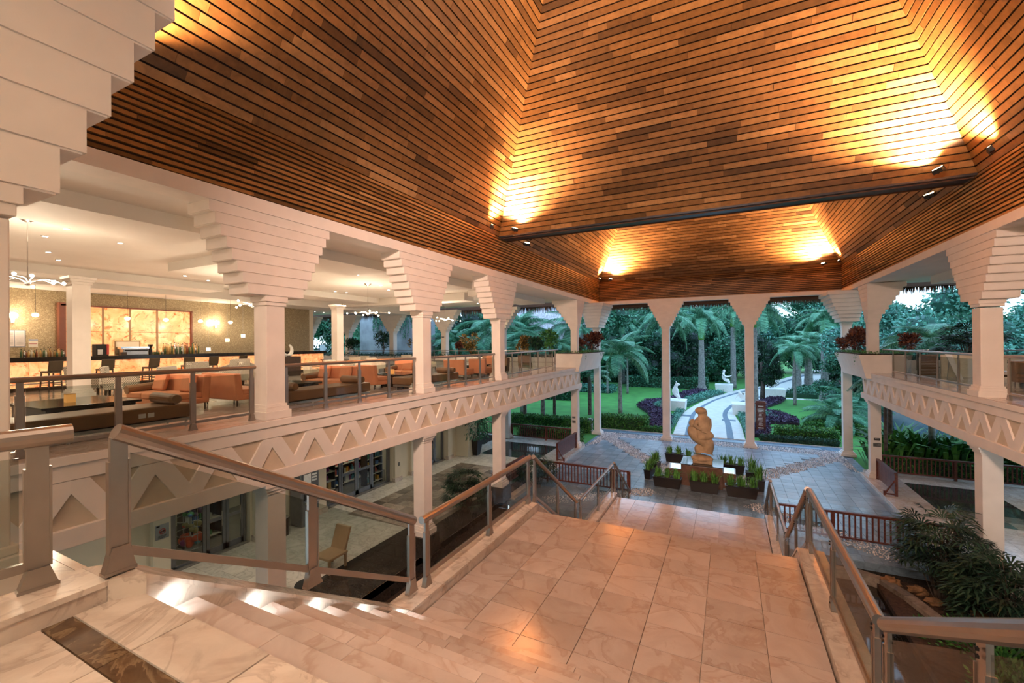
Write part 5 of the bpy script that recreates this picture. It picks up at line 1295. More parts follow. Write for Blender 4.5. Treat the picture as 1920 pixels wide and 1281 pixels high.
# plaques
def plaque(label, x0, x1, y, z0, z1, mat, lines, mt=None):
    t = thing('wall_plaque', label, 'sign', ((x0+x1)/2,y-.006,(z0+z1)/2))
    build(B(x0,y-.018,z0,x1,y-.002,z1), 'plate', mat, t); m = MB()
    for k in range(lines):
        zz = z1-(z1-z0)*(k+.7)/(lines+.4); m.box(x0+(x1-x0)*.18,y-.021,zz,x1-(x1-x0)*(.15+.2*(k % 2)),y-.017,zz+(z1-z0)*.22/max(1,lines*.6))
    build(m, 'lettering', mt or M['white'], t)
y = YK[5]
plaque('small black plaque with white lettering on the right end pillar', 6.40,6.64, y,-3.36,-3.25, M['black'], 1)
plaque('bronze-grey plaque below the black one on the right end pillar', 6.37,6.68, y,-3.68,-3.50, M['trunk'], 3, M['black'])
plaque('small black plaque with white lettering on the left end pillar', -9.22,-9.02, y,-3.36,-3.25, M['black'], 1)
plaque('grey plaque below the black one on the left end pillar', -9.24,-9.0, y,-3.68,-3.50, M['trunk'], 3, M['black'])
plaque('small black plaque high on a column at the open end of lounge', -19.6,-19.4, YK[5],2.05,2.16, M['black'], 1)
t = thing('wall_socket', 'small pale switch plate low on the pier between the shops', 'switch', (XS+.165,16.9,-4.4)); build(B(XS+.163,16.84,-4.5,XS+.175,16.96,-4.32), 'plate', M['trunk'], t)
# =================================================================== THE LOUNGE
# bar
t = thing('bar_counter', 'long bar counter with dark top and glowing backlit onyx front', 'bar', (-22.9,9,0))
y = 1.0
while y < 18.9:
    build(B(-22.62,y+.012,.14,-22.56,min(18.9,y+1.3)-.012,1.06), 'onyx_panel', M['onyx'], t); y += 1.3
build(B(-23.3,1.0,0,-22.60,18.9,.14), 'plinth', M['darkwood'], t); build(B(-23.3,1.0,.14,-22.63,18.9,1.06), 'carcase', M['darkwood'], t)
build(B(-23.4,.9,1.06,-22.42,19.0,1.23), 'counter_top', M['dark'], t, bevel=.01)
build(MB().tube([(-22.42,1.0,.28),(-22.42,18.9,.28)],.025,8), 'foot_rail', M['steel'], t)
t = thing('onyx_wall', 'large backlit orange onyx wall panel with dark red frame behind the bar', 'wall panel', (-24.4,10,1.2))
ys = [7.75,8.95,9.9,10.95,12.4]
for a, b in zip(ys, ys[1:]):
    for z0, z1 in ((1.2,2.24),(2.26,3.30)): build(B(-24.5,a+.04,z0,-24.42,b-.04,z1), 'onyx_slab', M['onyx'], t)
m = MB().box(-24.6,7.55,1.1,-24.36,7.75,3.42).box(-24.6,12.4,1.1,-24.36,12.46,3.36).box(-24.6,7.6,3.3,-24.36,12.46,3.36); build(m, 'frame', cmat((.22,.07,.04)), t)
m = MB()
for yy in ys[1:-1]: m.box(-24.48,yy-.04,1.2,-24.40,yy+.04,3.3)
build(m, 'mullion', cmat((.45,.26,.12)), t)
t = thing('back_counter', 'dark back counter along the mosaic wall behind the bar', 'counter', (-24.3,9,0)); build(B(-24.58,1,0,-24.1,18.9,1.0), 'carcase', M['darkwood'], t); build(B(-24.58,1,1.0,-24.05,18.9,1.06), 'top', M['dark'], t)
def bottle(y, x, z, h, r, c, lab, grp):
    t = thing('bottle', lab, 'bottle', (x,y,z), grp)
    build(MB().lathe([(r,0),(r,h*.58),(r*.35,h*.75),(r*.35,h*.94)], (x,y,z), 8), 'body', c, t, smooth=True)
    build(MB().lathe([(r*.42,0),(r*.42,h*.08)], (x,y,z+h*.92), 6), 'cap', M['black'], t)
rnd = random.Random(21); BC = [cmat((.45,.28,.1)), cmat((.25,.08,.03)), cmat((.55,.52,.42)), cmat((.08,.14,.06)), M['chrome'], cmat((.6,.35,.12))]
for i in range(26): bottle(6.15+i*.042*1.05+rnd.uniform(-.01,.01), -23.15+rnd.uniform(-.15,.15), 1.23, rnd.uniform(.2,.36), .034, rnd.choice(BC), ordn(i+1)+' small bottle from the left end of the bar', 'bottles at the left end of the bar')
for i in range(44): bottle(10.65+(i % 22)*.066+rnd.uniform(-.01,.01), -23.2+.14*(i//22), 1.23, rnd.uniform(.34,.55), .04, rnd.choice(BC), '%s liquor bottle from left in the %s row of the bottle cluster' % (ordn(i%22+1), 'front' if i > 21 else 'rear'), 'bottles clustered right of the onyx wall')
for i in range(8): bottle(10.15+i*.062, -23.1, 1.23, rnd.uniform(.14,.2), .03, rnd.choice(BC), ordn(i+1)+' short bottle from the coffee grinder', 'short bottles beside the grinder')
# machines
t = thing('espresso_machine', 'chrome espresso machine on the bar with rear panel', 'coffee machine', (-23.1,9.45,1.23))
build(B(-23.35,9.05,1.23,-22.9,9.95,1.52), 'body', M['steel'], t, bevel=.02); build(B(-23.4,9.0,1.50,-22.95,10.0,1.58), 'cup_tray', M['chrome'], t)
build(B(-22.92,9.1,1.40,-22.84,9.9,1.46), 'group_head_bar', M['black'], t)
for k in range(3): build(MB().tube([(-22.86,9.25+.28*k,1.43),(-22.76,9.25+.28*k,1.40)],.015,6), 'portafilter', M['black'], t)
t = thing('framed_menu_board', 'tan framed board behind the espresso machine', 'board', (-23.38,9.3,1.23)); build(B(-23.42,8.95,1.235,-23.38,9.85,1.85), 'frame', cmat((.4,.25,.12)), t); build(B(-23.378,9.0,1.3,-23.37,9.8,1.8), 'panel', cmat((.7,.6,.45)), t)
t = thing('juice_dispenser', 'dark drinks dispenser with white and red panels left of the espresso machine', 'dispenser', (-23.1,8.35,1.23))
build(B(-23.3,8.18,1.23,-22.9,8.58,1.70), 'cabinet', M['black'], t, bevel=.015); build(B(-22.9,8.22,1.28,-22.885,8.38,1.48), 'label', M['white'], t); build(B(-22.9,8.50,1.28,-22.885,8.58,1.68), 'red_panel', cmat((.55,.05,.04)), t)
t = thing('coffee_grinder', 'black coffee grinder with funnel hopper right of espresso machine', 'grinder', (-23.05,10.05,1.23))
build(MB().lathe([(.07,0),(.07,.22),(.05,.28)], (-23.05,10.08,1.23), 10), 'body', M['black'], t); build(MB().lathe([(.03,0),(.10,.14),(.10,.18)], (-23.05,10.08,1.5), 10), 'hopper', M['darkwood'], t)
t = thing('menu_box', 'small dark box in front of the espresso machine', 'box', (-22.7,8.95,1.23)); build(B(-22.8,8.88,1.232,-22.6,9.06,1.36), 'body', M['darkwood'], t)
# framed papers and notice on the mosaic wall
t = thing('framed_papers', 'framed open papers on the gold mosaic wall at far left', 'picture', (-24.58,6.35,1.95)); build(B(-24.6,6.08,1.6,-24.57,6.66,2.28), 'frame', M['steelg'], t)
for a, b in ((6.11,6.36),(6.38,6.63)): build(B(-24.572,a,1.64,-24.562,b,2.24), 'sheet', cmat((.7,.6,.55)), t)
m = MB()
for k in range(12):
    for a in (6.14,6.41): m.box(-24.561,a,1.70+k*.042,-24.56,a+.19,1.712+k*.042)
build(m, 'lettering', M['trunk'], t)
t = thing('small_notice', 'small notice with a blue-grey header beside the framed papers', 'notice', (-24.58,6.85,1.8)); build(B(-24.6,6.75,1.6,-24.585,7.0,1.92), 'sheet', cmat((.7,.62,.5)), t); build(B(-24.585,6.75,1.84,-24.583,7.0,1.92), 'header', cmat((.3,.33,.42)), t); build(B(-24.585,6.76,1.72,-24.583,6.98,1.75), 'print', cmat((.4,.1,.1)), t)
# stools
def barstool(label, x, y, rz=0):
    t = thing('bar_stool', label, 'stool', (x,y,0), rotz=0); s = M['leatherd']
    build(B(x-.20,y-.2,.66,x+.20,y+.2,.74), 'seat', s, t, bevel=.02)
    build(MB().hexa([(x+.17,y-.21,.74),(x+.23,y-.21,.74),(x+.23,y+.21,.74),(x+.17,y+.21,.74),(x+.23,y-.21,1.10),(x+.28,y-.21,1.10),(x+.28,y+.21,1.10),(x+.23,y+.21,1.10)]), 'backrest', s, t, bevel=.015)
    for dx, dy in ((-.17,-.17),(.18,-.17),(-.17,.17),(.18,.17)): build(MB().bar((x+dx*1.25,y+dy*1.15,0),(x+dx,y+dy,.67),.035,.035), 'leg', M['darkwood'], t)
    m = MB()
    for dy in (-.19,.19): m.bar((x-.2,y+dy,.25),(x+.21,y+dy,.25),.025,.03)
    for dx in (-.2,.21): m.bar((x+dx,y-.19,.32),(x+dx,y+.19,.32),.025,.03)
    build(m, 'stretcher', M['darkwood'], t); t.rotation_euler.z = rz; return t
for i, (yy, w, rz) in enumerate(((6.55,'left end, set apart from the others',.25),(8.05,'partly hidden behind the lounge column',.1),(9.55,'in front of the espresso machine',.2),(10.95,'in front of the bottle cluster',-.15),(11.95,'fourth along right of the column',0.0),(13.3,'nearest the first balcony column',.1))):
    barstool('dark leather bar stool at the bar, '+w, -21.85, yy, rz)
# checked armchairs
def armchair(label, x, y, rz, mat='check', name='checked_armchair', sc=1.0):
    t = thing(name, label, 'armchair', (0,0,0)); m_ = M[mat]
    build(B(-.33,-.30,.26,.33,.30,.42), 'seat', m_, t, bevel=.03)
    build(MB().hexa([(-.36,.26,.22),(.36,.26,.22),(.36,.38,.22),(-.36,.38,.22),(-.36,.34,.84),(.36,.34,.84),(.36,.45,.84),(-.36,.45,.84)]), 'backrest', m_, t, bevel=.02)
    for s in (-1,1): build(MB().hexa([(s*.33,-.32,.20),(s*.40,-.32,.20),(s*.40,.34,.20),(s*.33,.34,.20),(s*.33,-.32,.52),(s*.40,-.32,.52),(s*.40,.34,.66),(s*.33,.34,.66)]), 'arm', m_, t, bevel=.015)
    for a, b in ((-.34,-.28),(.34,-.28),(-.34,.32),(.34,.32)): build(MB().bar((a,b,0),(a,b,.24),.05,.05), 'leg', M['darkwood'], t)
    t.location = (x,y,0); t.rotation_euler.z = rz; return t
P0 = armchair('black and cream checked armchair behind the lounge column, facing the bar', -19.4, 6.75, PI*.8)
P0.scale = (1.18,1.18,1.14)
CH = [(-17.7,7.0,PI*.85,'second from left, seen from behind'),(-17.3,8.2,-.5,'facing the camera behind the candle box'),(-15.4,7.6,PI*.7,'just left of the orange sofa'),(-16.6,9.6,-.6,'whose back shows above the rail before the third bar stool'),(-18.8,10.0,PI*.5,'whose back shows above the rail right of the sofa'),(-17.2,11.0,PI*.8,'behind the orange sofa cushions'),(-20.5,12.8,PI*.5,'near the bar at the first balcony column'),(-19.5,11.4,.2,'between the bar and the orange sofa')]
for x, y, r, l in CH: dup(P0, (x,y,0), r, sc=(1.18,1.18,1.14), label='black and cream checked armchair, '+l)
# small square candle boxes and low tables
def lowtable(label, x0, x1, y0, y1, h=.45, mat='dark'):
    t = thing('low_table', label, 'table', ((x0+x1)/2,(y0+y1)/2,0)); build(B(x0,y0,h-.05,x1,y1,h), 'top', M[mat], t, bevel=.006); build(B(x0+.08,y0+.08,.04,x1-.08,y1-.08,h-.05), 'body', M[mat], t)
    for a, b in ((x0+.1,y0+.1),(x1-.1,y0+.1),(x0+.1,y1-.1),(x1-.1,y1-.1)): build(B(a-.03,b-.03,0,a+.03,b+.03,.05), 'foot', M['darkwood'], t)
def candle(label, x, y, z): 
    t = thing('candle_box', label, 'candle holder', (x,y,z)); build(B(x-.07,y-.07,z,x+.07,y+.07,z+.17), 'shade', M['candle'], t); build(B(x-.075,y-.075,z+.168,x+.075,y+.075,z+.18), 'rim', cmat((.4,.22,.1)), t)
lowtable('large low black lacquer table in the nearest lounge bay', -13.3,-11.45, 3.3,4.85); candle('amber candle box on the large low black table', -12.25, 3.95, .45)
lowtable('low black table between bench and sofa in the second bay', -13.2,-11.4, 8.4,9.5); candle('amber candle box on the table of the second bay', -13.8+.9, 9.3, .45)
lowtable('low black table at the right end of the second bay', -11.6,-10.4, 12.1,13.2, .5); candle('amber candle box on the black table left of the second balcony column', -11.2, 12.4, .5)
lowtable('low glossy table with white papers in the last bay', -12.6,-11.2, 18.6,19.9, .5); build(B(-12.3,18.9,.505,-11.6,19.4,.52), 'papers', M['white'], None)
for o_ in [o for o in bpy.data.objects if o.name == 'papers']: tag(o_, 'white papers lying on the glossy table of the last bay', 'papers')
candle('amber candle box among the checked armchairs', -16.4, 7.9, .5); lowtable('small dark table among the checked armchairs', -16.8,-16.0, 7.5,8.3, .5)
# benches with bolsters
def bench(label, x0, x1, y0, y1, bol, tags=None):
    t = thing('upholstered_bench', label, 'bench', ((x0+x1)/2,(y0+y1)/2,0)); 
    build(B(x0,y0,.20,x1,y1,.46), 'cushion', M['leather'], t, bevel=.035); build(B(x0+.02,y0+.02,.13,x1-.02,y1-.02,.185), 'frame', M['steel'], t)
    n = max(2, int((y1-y0)/.9))
    for i in range(n+1):
        for x in (x0+.08, x1-.08): yy = y0+.12+(y1-y0-.24)*i/n; build(MB().tube([(x,yy,0),(x,yy,.14)],.022,8), 'leg', M['steel'], t)
    for i, (yb, ll) in enumerate(bol):
        b = thing('bolster', ll, 'cushion', ((x0+x1)/2,yb,.46)); build(MB().tube([(x0+.02,yb,.565),(x0+.05,yb,.565),(x1-.05,yb,.565),(x1+.03,yb,.565)],[.08,.105,.105,.085],16), 'roll', M['leather'], b, smooth=False)
    return t
bench('long brown leather bench beside the nearest balcony railing', -10.45,-9.62, .4,4.95, [(4.62,'brown leather bolster on the right end of nearest bench')])
t = thing('bench_sticker', 'small pale rectangular tag on the side of the nearest bench', 'tag', (-9.6,4.2,.33))
build(B(-9.62,4.02,.28,-9.612,4.13,.36), 'tag_half', M['white'], t); build(B(-9.62,4.16,.28,-9.612,4.26,.36), 'tag_half', M['white'], t)
bench('brown leather bench beside the railing of the second bay', -10.45,-9.62, 6.75,9.75, [(7.2,'brown bolster on the left end of the second bench'),(9.4,'pale brown bolster on the right end of the second bench')])
bench('brown leather bench beside the railing of the third bay', -10.45,-9.62, 11.6,14.5, [(14.15,'brown bolster on the right end of the third bench')])
# orange sofas
def sofa(label, x, y, w, rz, arm=True, cush=2, mat='orange', sc=1):
    t = thing('sofa', label, 'sofa', (0,0,0)); m_ = M[mat]
    build(B(-w/2,-.42,.16,w/2,.30,.30), 'base', m_, t, bevel=.02)
    n = max(1, round(w/.75))
    for i in range(n): build(B(-w/2+w*i/n+.01,-.44,.30,-w/2+w*(i+1)/n-.01,.25,.44), 'seat_cushion', m_, t, bevel=.03)
    build(MB().hexa([(-w/2,.22,.16),(w/2,.22,.16),(w/2,.42,.16),(-w/2,.42,.16),(-w/2,.30,.86),(w/2,.30,.86),(w/2,.48,.86),(-w/2,.48,.86)]), 'backrest', m_, t, bevel=.03)
    if arm: build(MB().tube([(-w/2+.06,-.46,.50),(-w/2+.06,.3,.56)],.11,12), 'arm_bolster', M['leather'], t); build(B(-w/2-.02,-.42,.16,-w/2+.10,.3,.44), 'arm_panel', m_, t)
    for a in (-w/2+.08, w/2-.08):
        for b in (-.36,.36): build(MB().tube([(a,b,0),(a,b,.17)],.018,6), 'leg', M['darkwood'], t)
    for i in range(cush):
        c = thing('cushion', 'square orange cushion, %s, on %s' % (('left','right')[i] if cush > 1 else 'single', label), 'cushion', (0,0,0))
        mm = MB().hexa([(-.25,-.06,0),(.25,-.06,0),(.25,.06,0),(-.25,.06,0),(-.25,-.06,.44),(.25,-.06,.44),(.25,.06,.44),(-.25,.06,.44)])
        q = build(mm, 'filling', m_, c, bevel=.05); q.rotation_euler = (-.28,0,0)
        cx = (-w/2+.42 + (w-.75)*i/max(1,cush-1)) if cush > 1 else 0; c.location = (x+math.cos(rz)*cx-math.sin(rz)*.06, y+math.sin(rz)*cx+math.cos(rz)*.06, .45); c.rotation_euler.z = rz
    t.location = (x,y,0); t.rotation_euler.z = rz; return t
sofa('orange two-seat sofa in the nearest bay', -12.75, 5.95, 1.9, .06, True, 2)
sofa('orange armchair with its back to the rail in the nearest bay', -12.2, 7.3, 1.5, PI, False, 0)
sofa('orange two-seat sofa in the second bay', -12.1, 10.45, 1.7, .05, True, 2)
sofa('orange armchair with its back to the rail in the second bay', -11.55, 11.9, .95, PI*.97, False, 0)
sofa('orange sofa glimpsed left of the second balcony column', -12.7, 15.0, 1.5, .2, True, 1)
sofa('orange armchair with its back to the rail in the third bay', -11.2, 16.9, 1.1, PI, False, 0)
sofa('second orange armchair back in the third bay, nearer the third column', -10.7, 18.1, .9, PI, False, 0)
sofa('brown leather armchair in the last bay right of the third column', -10.6, 19.6, .8, -.4, False, 0, 'leather')
sofa('brown leather armchair with white seat pad in the last bay', -10.8, 23.3, .8, .5, False, 0, 'leather')
sofa('brown leather sofa at the back of the last bay', -13.2, 23.6, 1.6, .1, False, 0, 'leather')
sofa('orange-brown armchair in the last bay behind the glossy table', -12.2, 21.8, .8, .3, False, 0, 'orange')
# cream chairs further inside
C0 = armchair('cream armchair at centre of the far lounge tables, nearest the lounge column', -15.2, 12.4, PI*.9, 'cream', 'cream_armchair')
for i, (x, y, r) in enumerate(((-16.5,14.2,.3),(-17.8,15.6,PI*.5),(-15.4,15.4,PI),(-19.8,18.5,.2),(-18.2,18.9,PI),(-21.5,21.0,.5),(-23.4,22.5,PI),(-17.2,21.2,.1),(-15.6,20.4,PI*.6),(-20.1,23.8,.8),(-26.5,23.5,PI*.4),(-14.3,14.0,PI*.2))):
    dup(C0, (x,y,0), r, 'cream armchair, %s' % ['behind the orange sofa backs','third row from the rail','facing away near the second bay sofa','beside the middle lounge column','with its back to camera beside the middle column','near the vine wall opening','in front of the round dark shrub','before the plaque column','left of the candle table','near the taller dark shrub','deep at the left of the room','right behind the second bay sofa'][i])
lowtable('square dark dining table deep in the lounge at left', -22.5,-21.7, 18.6,19.4,.7,'darkwood'); lowtable('square dark table near the middle of the lounge', -17.3,-16.5, 19.6,20.4,.6,'darkwood')
# white curled sculpture on a dark cabinet
t = thing('dark_cabinet', 'dark cabinet just right of the first balcony column deep in the room', 'cabinet', (-20.6,14.9,0)); build(B(-21.2,14.4,0,-20.2,15.5,1.0), 'carcase', M['darkwood'], t, bevel=.01); build(B(-20.2,14.45,.05,-20.18,15.45,.95), 'door', M['darkwood'], t)
t = thing('curl_sculpture', 'white curled ring sculpture standing on the dark cabinet', 'sculpture', (-20.6,15.0,1.0))
build(MB().tube([(-20.6,15.0+.26*math.cos(a),1.33-.30*math.sin(a)*-1) for a in [PI*(.35-1.55*k/16) for k in range(17)]], [.05+.05*math.sin(PI*k/16) for k in range(17)], 10), 'ring', M['stonew'], t, smooth=True)
build(B(-20.7,14.9,1.0,-20.5,15.1,1.05), 'foot', M['darkwood'], t)
# right balcony room furniture
t = thing('white_easel_board', 'narrow white board leaning upright in the right balcony room', 'board', (8.1,23.4,0)); build(MB().hexa([(8.14,23.3,0),(8.30,23.3,0),(8.30,23.35,0),(8.14,23.35,0),(7.86,23.6,1.02),(8.05,23.6,1.02),(8.05,23.65,1.02),(7.86,23.65,1.02)]), 'board', M['white'], t); build(MB().bar((8.05,24.0,0),(8.0,23.65,.85),.03,.03), 'prop', M['steel'], t)
t = thing('slatted_screen', 'brown horizontally slatted screen in right balcony room', 'screen', (7.7,24.9,0))
for k in range(14): build(B(7.4,24.88,.06+k*.065,8.05,24.92,.11+k*.065), 'slat', cmat((.25,.13,.07)), t)
build(MB().box(7.38,24.86,0,7.43,24.94,1.0).box(8.02,24.86,0,8.07,24.94,1.0), 'post', M['darkwood'], t)
t = thing('padded_bench', 'low dark bench with pale cushion in the right balcony room', 'bench', (8.9,21.8,0)); build(B(8.3,21.4,.26,9.5,22.2,.34), 'seat', M['darkwood'], t); build(B(8.35,21.45,.34,9.45,22.15,.44), 'pad', M['white'], t)
for a, b in ((8.4,21.5),(9.4,21.5),(8.4,22.1),(9.4,22.1)): build(B(a-.04,b-.04,0,a+.04,b+.04,.27), 'leg', M['darkwood'], t)
sofa('tan armchair at the right edge of the right balcony room', 8.7, 18.5, .9, PI*.8, False, 0, 'leather')
sofa('second tan armchair in the right balcony room behind the column', 9.0, 20.2, .9, PI*.1, False, 0, 'leather')
slab('wall_right', (8.2,25.0,0,11.0,25.1,.95), M['wallcream'])
# =================================================================== LAMPS
EUP = 1.8
def uplight(label, loc, tgt, e, size=1.5, blend=.9, side=None):
    t = thing('ceiling_uplight', label, 'light', loc); L = Vector(loc); d = (Vector(tgt)-L).normalized(); a = d.cross(Vector((0,0,1))).normalized()
    m = MB().bar(L-a*.16-d*.06, L+a*.16-d*.06, .10, .13, up=d); build(m, 'housing', M['black'], t)
    build(MB().bar(L-a*.13+d*.01, L+a*.13+d*.01, .07, .01, up=d), 'lens', emit_up, t)
    build(MB().bar(L-d*.10, L-d*.02+Vector((0,0,-.12)), .04, .04), 'bracket', M['black'], t)
    light('uplight_lamp', 'SPOT', tuple(L+d*.06), e*EUP, WARM, tuple(L+d*3), spot_size=size, spot_blend=blend, shadow_soft_size=.12)
emit_up = emit('uplight_lens', (1,.72,.4), 25)
zu = ZW1+.12
UL = [('warm uplight on the left timber ledge just before the cross beam', (XL+.38,15.2,zu), (XL+2.2,16.0,10.0), 1900),
      ('warm uplight facing up the slope at left end of cross beam', (XL+1.0,YM0-.5,zu), (XL+3.2,15.2,11.5), 1900),
      ('warm uplight at the right corner above the cross beam end', (XR-.38,14.9,zu), (XR-2.2,15.6,10.0), 2400),
      ('warm uplight facing up the slope at right end of cross beam', (XR-1.0,YM0-.5,zu), (XR-4.0,15.0,11.8), 3000),
      ('warm uplight in the near left corner of the timber vault', (XL+.38,3.3,zu), (XL+2.0,4.4,9.6), 1300),
      ('warm uplight on the near right side of the timber vault', (XR-.38,3.3,zu), (XR-2.0,4.4,9.6), 1500),
      ('warm uplight just behind the cross beam on the left ledge', (XL+.35,18.6,zu), (XL+1.6,17.9,8.6), 650),
      ('warm uplight on the front side of the beam, left', (XL+1.0,YM1+.3,zu), (XL+2.4,YM1+1.2,9.4), 500),
      ('warm uplight in the far left corner of the second vault', (XL+.35,YF-1.1,zu), (XL+1.8,YF-1.0,9.0), 2000),
      ('warm uplight beside the far left corner washing the end slope', (XL+1.0,YF-.5,zu), (XL+4.2,YF-2.2,10.5), 3200),
      ('warm uplight in the far right corner of the second vault', (XR-.35,YF-1.1,zu), (XR-1.8,YF-1.0,9.0), 2200),
      ('warm uplight beside the far right corner washing the end slope', (XR-1.0,YF-.5,zu), (XR-5.2,YF-2.4,10.5), 3800),
      ('warm uplight just behind the cross beam on the right ledge', (XR-.35,18.6,zu), (XR-1.6,17.9,8.6), 350)]
for l, a, b, e in UL: uplight(l, a, b, e, 1.9, 1.0)
# recessed downlights of the side rooms
DN = {}
def downlight(x, y, z, e, label, real=True, col=LAMP):
    DN[label] = DN.get(label, 0)+1; label = label.replace('small round recessed', ordn(DN[label])+' small round recessed')
    t = thing('downlight', label, 'light', (x,y,z), 'recessed ceiling downlights, '+label.split(', ')[-1])
    build(MB().lathe([(.075,-.012),(.08,0),(.05,.004)], (x,y,z), 14), 'trim_ring', M['white'], t); build(MB().lathe([(.05,-.014),(.05,-.004)], (x,y,z), 12), 'lens', M['down'], t)
    if real: light('downlight_lamp', 'SPOT', (x,y,z-.04), e*.85, col, (x,y,0 if z > 0 else GF), spot_size=2.2, spot_blend=.8, shadow_soft_size=.06)
i = 0
for x, y, zz in ((-14.1,4.5,4.42),(-15.5,4.55,4.42),(-14.8,5.8,4.42),(-19.4,6.0,4.42),(-19.5,9.7,4.42),(-20.1,10.9,4.42),(-20.3,17.3,4.42),(-18.5,17.0,4.42),(-19.5,18.5,4.42),(-31.2,25.3,4.42),(-31.7,26.6,4.42),(-29,24.0,4.42),(-14.9,15.8,4.42),(-15.7,17.2,4.42),(-16.4,24.7,4.42),(-15.7,26.1,4.42),(-14.5,9.5,4.42),(-16,12,4.42),(-13.4,18.9,4.42),(-13.4,12.9,4.42)):
    downlight(x, y, zz, 110, 'small round recessed ceiling spot in the lounge ceiling, %s' % ('near the bar' if y < 7 else 'middle of room' if y < 20 else 'far end')); i += 1
downlight(-18.0, 5.35, 4.42, 60, 'small round recessed ceiling spot before the lounge column, bar column'); downlight(-18.55, 16.3, 4.42, 60, 'small round recessed ceiling spot before the middle column, middle column')
for y in (5,8,11,14,17,20,23): downlight(-12.6, y, -1.5, 75, 'small round recessed ceiling spot over the left lower walk, left walk', col=(1,.86,.66))
for y in (5.5,8.2,10.5,13.2,15.8,19.5): light('shop_lamp', 'POINT', (XS-.6,y,-1.75), 26, (1,.9,.75), shadow_soft_size=.2)
for y in (12,17,22,26): downlight(9.5, y, 4.46, 70, 'small round recessed ceiling spot in the right room, right room')
for y in (20,24): downlight(10.0, y, -1.5, 60, 'small round recessed ceiling spot over the right lower walk, right walk', col=(1,.86,.66))
for x in (-6,-1.5,3):  # unseen spots added over the entry as general interior fill
    for y in (-4,-1.5): downlight(x, y, 4.42, 150, 'small round recessed fill spot added unseen above the camera platform, entry', col=(1,.78,.55))
# chandeliers with looping arms
def chandelier(label, x, y, zc, zl, r, seed):
    rnd = random.Random(seed); t = thing('chandelier', label, 'chandelier', (x,y,zl))
    build(MB().lathe([(.05,-.10),(.16,-.02),(.17,0)], (x,y,zc), 16), 'canopy', M['chrome'], t); build(MB().tube([(x,y,zc-.05),(x,y,zl)],.009,6), 'rod', M['chrome'], t)
    build(MB().ball((x,y,zl),.05,10,7), 'hub', M['chrome'], t, smooth=True)
    for k in range(9):
        a = 2*PI*k/9+rnd.uniform(-.15,.15); rr = r*(1 if k % 2 else .62); dz = rnd.uniform(-.06,.14); o = Vector((math.cos(a), math.sin(a), 0)); s = Vector((-o.y,o.x,0)); c = Vector((x,y,zl))
        p = [c, c+o*rr*.3+s*.12*rr+Vector((0,0,.16)), c+o*rr*.7+s*.15*rr+Vector((0,0,.12)), c+o*rr+Vector((0,0,dz))]
        arm = build(MB().tube([tuple(q) for q in smooth3(p)],.008,5), 'arm', M['chrome'], t); b = p[-1]
        q = build(MB().ball(tuple(b+Vector((0,0,.03))),.035,8,6), 'bulb', M['bulb'], arm, smooth=True)
    light('chandelier_lamp', 'POINT', (x,y,zl-.02), 110, LAMP, shadow_soft_size=.35)
def smooth3(p):
    out = []
    for i in range(9):
        t = i/8; out.append(p[0]*(1-t)**3+p[1]*3*t*(1-t)**2+p[2]*3*t*t*(1-t)+p[3]*t**3)
    return out
chandelier('chrome chandelier of looping arms with bright bulbs at far left', -13.6,3.72,4.12+.3,2.98,.62,1)
chandelier('chrome looping chandelier half hidden by the first column capital', -15.0,9.6,4.42,2.95,.62,2)
chandelier('chrome looping chandelier between the first and second column', -15.0,15.05,4.42,2.98,.95,3)
chandelier('chrome looping chandelier between the second and third column', -15.0,21.2,4.42,2.95,.9,4)
# pendants over the bar
for k, y in enumerate((6.4,9.12,10.52,11.95,13.35,14.8)):
    t = thing('pendant_lamp', 'small glowing glass pendant above the bar, %s from left' % ('first','second','third','fourth','fifth','sixth')[k], 'lamp', (-22.7,y,2.72))
    build(MB().tube([(-22.7,y,2.85),(-22.7,y,3.9)],.006,5), 'cord', M['black'], t); build(MB().ball((-22.7,y,2.78),(.10,.10,.075),12,8), 'glass_globe', emit('pendant_glass', (1,.68,.34), 5) if k == 0 else bpy.data.materials['pendant_glass'], t, smooth=True)
    light('pendant_bulb', 'POINT', (-22.7,y,2.62), 14, LAMP, shadow_soft_size=.1)
for k, (y, l) in enumerate(((6.3,'bright wall sconce on the mosaic wall at far left'),(13.65,'bright wall sconce on the mosaic wall right of the onyx'))):
    t = thing('wall_sconce', l, 'light', (-24.5,y,2.7)); build(B(-24.6,y-.05,2.55,-24.5,y+.05,2.7), 'bracket', M['steel'], t); build(MB().ball((-24.42,y,2.82),(.10,.13,.12),12,8), 'shade', M['bulb'], t, smooth=True)
    light('sconce_bulb', 'POINT', (-24.2,y,2.82), 40, LAMP, shadow_soft_size=.1)
for k, (y, z, w) in enumerate(((12.35,1.42,'lowest, above the right end of bar'),(13.25,1.87,'middle one'),(14.05,2.1,'highest, by the column'))):
    t = thing('square_lamp', 'small square glowing lamp hung before the mosaic wall, '+w, 'lamp', (-22.8,y,z)); build(B(-22.86,y-.07,z-.08,-22.74,y+.07,z+.08), 'shade', emit('square_lamp_glass', (1,.82,.55), 2.2) if k == 0 else bpy.data.materials['square_lamp_glass'], t)
    build(MB().tube([(-22.8,y,z+.08),(-22.8,y,3.9)],.004,4), 'cord', M['steel'], t)

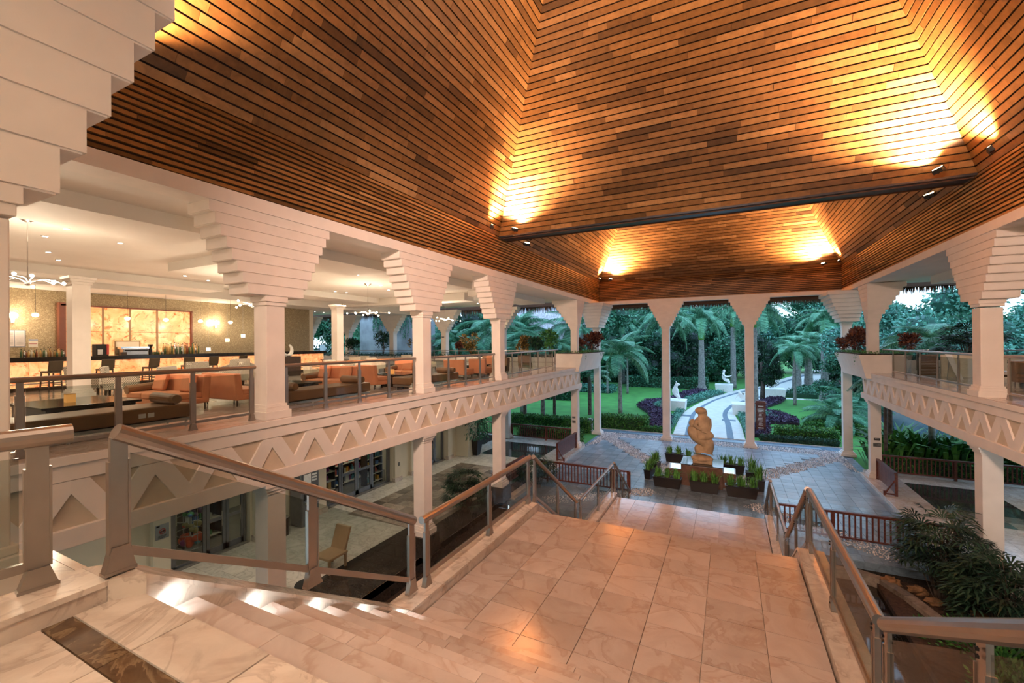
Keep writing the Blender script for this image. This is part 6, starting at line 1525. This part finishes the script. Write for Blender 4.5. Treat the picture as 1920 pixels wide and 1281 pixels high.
# unseen warm fill panels, added behind the camera to brighten the hall
for k, (x, y) in enumerate(((-6.5,-2.5),(-1.3,-2.5),(3.9,-2.5))):
    t = thing('fill_panel_light', 'large warm fill panel added unseen behind the camera, %s' % ('left','middle','right')[k], 'light', (x,y,4.4))
    build(B(x-1.3,y-.9,4.33,x+1.3,y+.9,4.36), 'diffuser', emit('fill_panel_glow', (1,.8,.62), 3) if k == 0 else bpy.data.materials['fill_panel_glow'], t); build(MB().box(x-1.35,y-.95,4.34,x-1.3,y+.95,4.42).box(x+1.3,y-.95,4.34,x+1.35,y+.95,4.42).box(x-1.35,y-.95,4.34,x+1.35,y-.9,4.42).box(x-1.35,y+.9,4.34,x+1.35,y+.95,4.42), 'frame', M['white'], t)
    light('fill_panel_lamp', 'AREA', (x,y+.4,4.28), 36, (1,.70,.50), (x*.6-.5,14,-1.0), shape='RECTANGLE', size=2.4, size_y=1.2)

# warm fill spots added out of view to brighten balcony fronts and columns
for k, (x, tx, ty, tz) in enumerate(((-2.4,-9,13.5,-.6),(-1.4,-8.8,23,.4),(-.4,6.3,25,.4),(.8,6.3,17,-.4))):
    L_ = Vector((x, YN+.35, 6.45)); t = thing('hall_fill_spot', 'warm fill spot added out of view above the camera, %s' % ('far left','left of centre','right of centre','far right')[k], 'light', tuple(L_)); d = (Vector((tx,ty,tz))-L_).normalized(); a = d.cross(Vector((0,0,1))).normalized()
    build(MB().bar(L_-a*.2-d*.08, L_+a*.2-d*.08, .14, .2, up=d), 'housing', M['black'], t); build(MB().bar(L_-a*.17+d*.03, L_+a*.17+d*.03, .12, .01, up=d), 'lens', emit_up, t); build(MB().bar(L_-d*.1, (x,YN+.1,6.25), .05, .05), 'bracket', M['black'], t)
    light('hall_fill_lamp', 'SPOT', tuple(L_+d*.08), (2300,2600,1800,1500)[k], (1,.67,.52), (tx,ty,tz), spot_size=1.25, spot_blend=1, shadow_soft_size=.35)

light('hall_fill_wide_lamp', 'SPOT', (-1.2,YN+.5,6.4), 600, (1,.67,.5), (-1.4,9,-2), spot_size=2.0, spot_blend=1, shadow_soft_size=.4)  # extra fill lamp with no fixture, added to lift stairs and landing
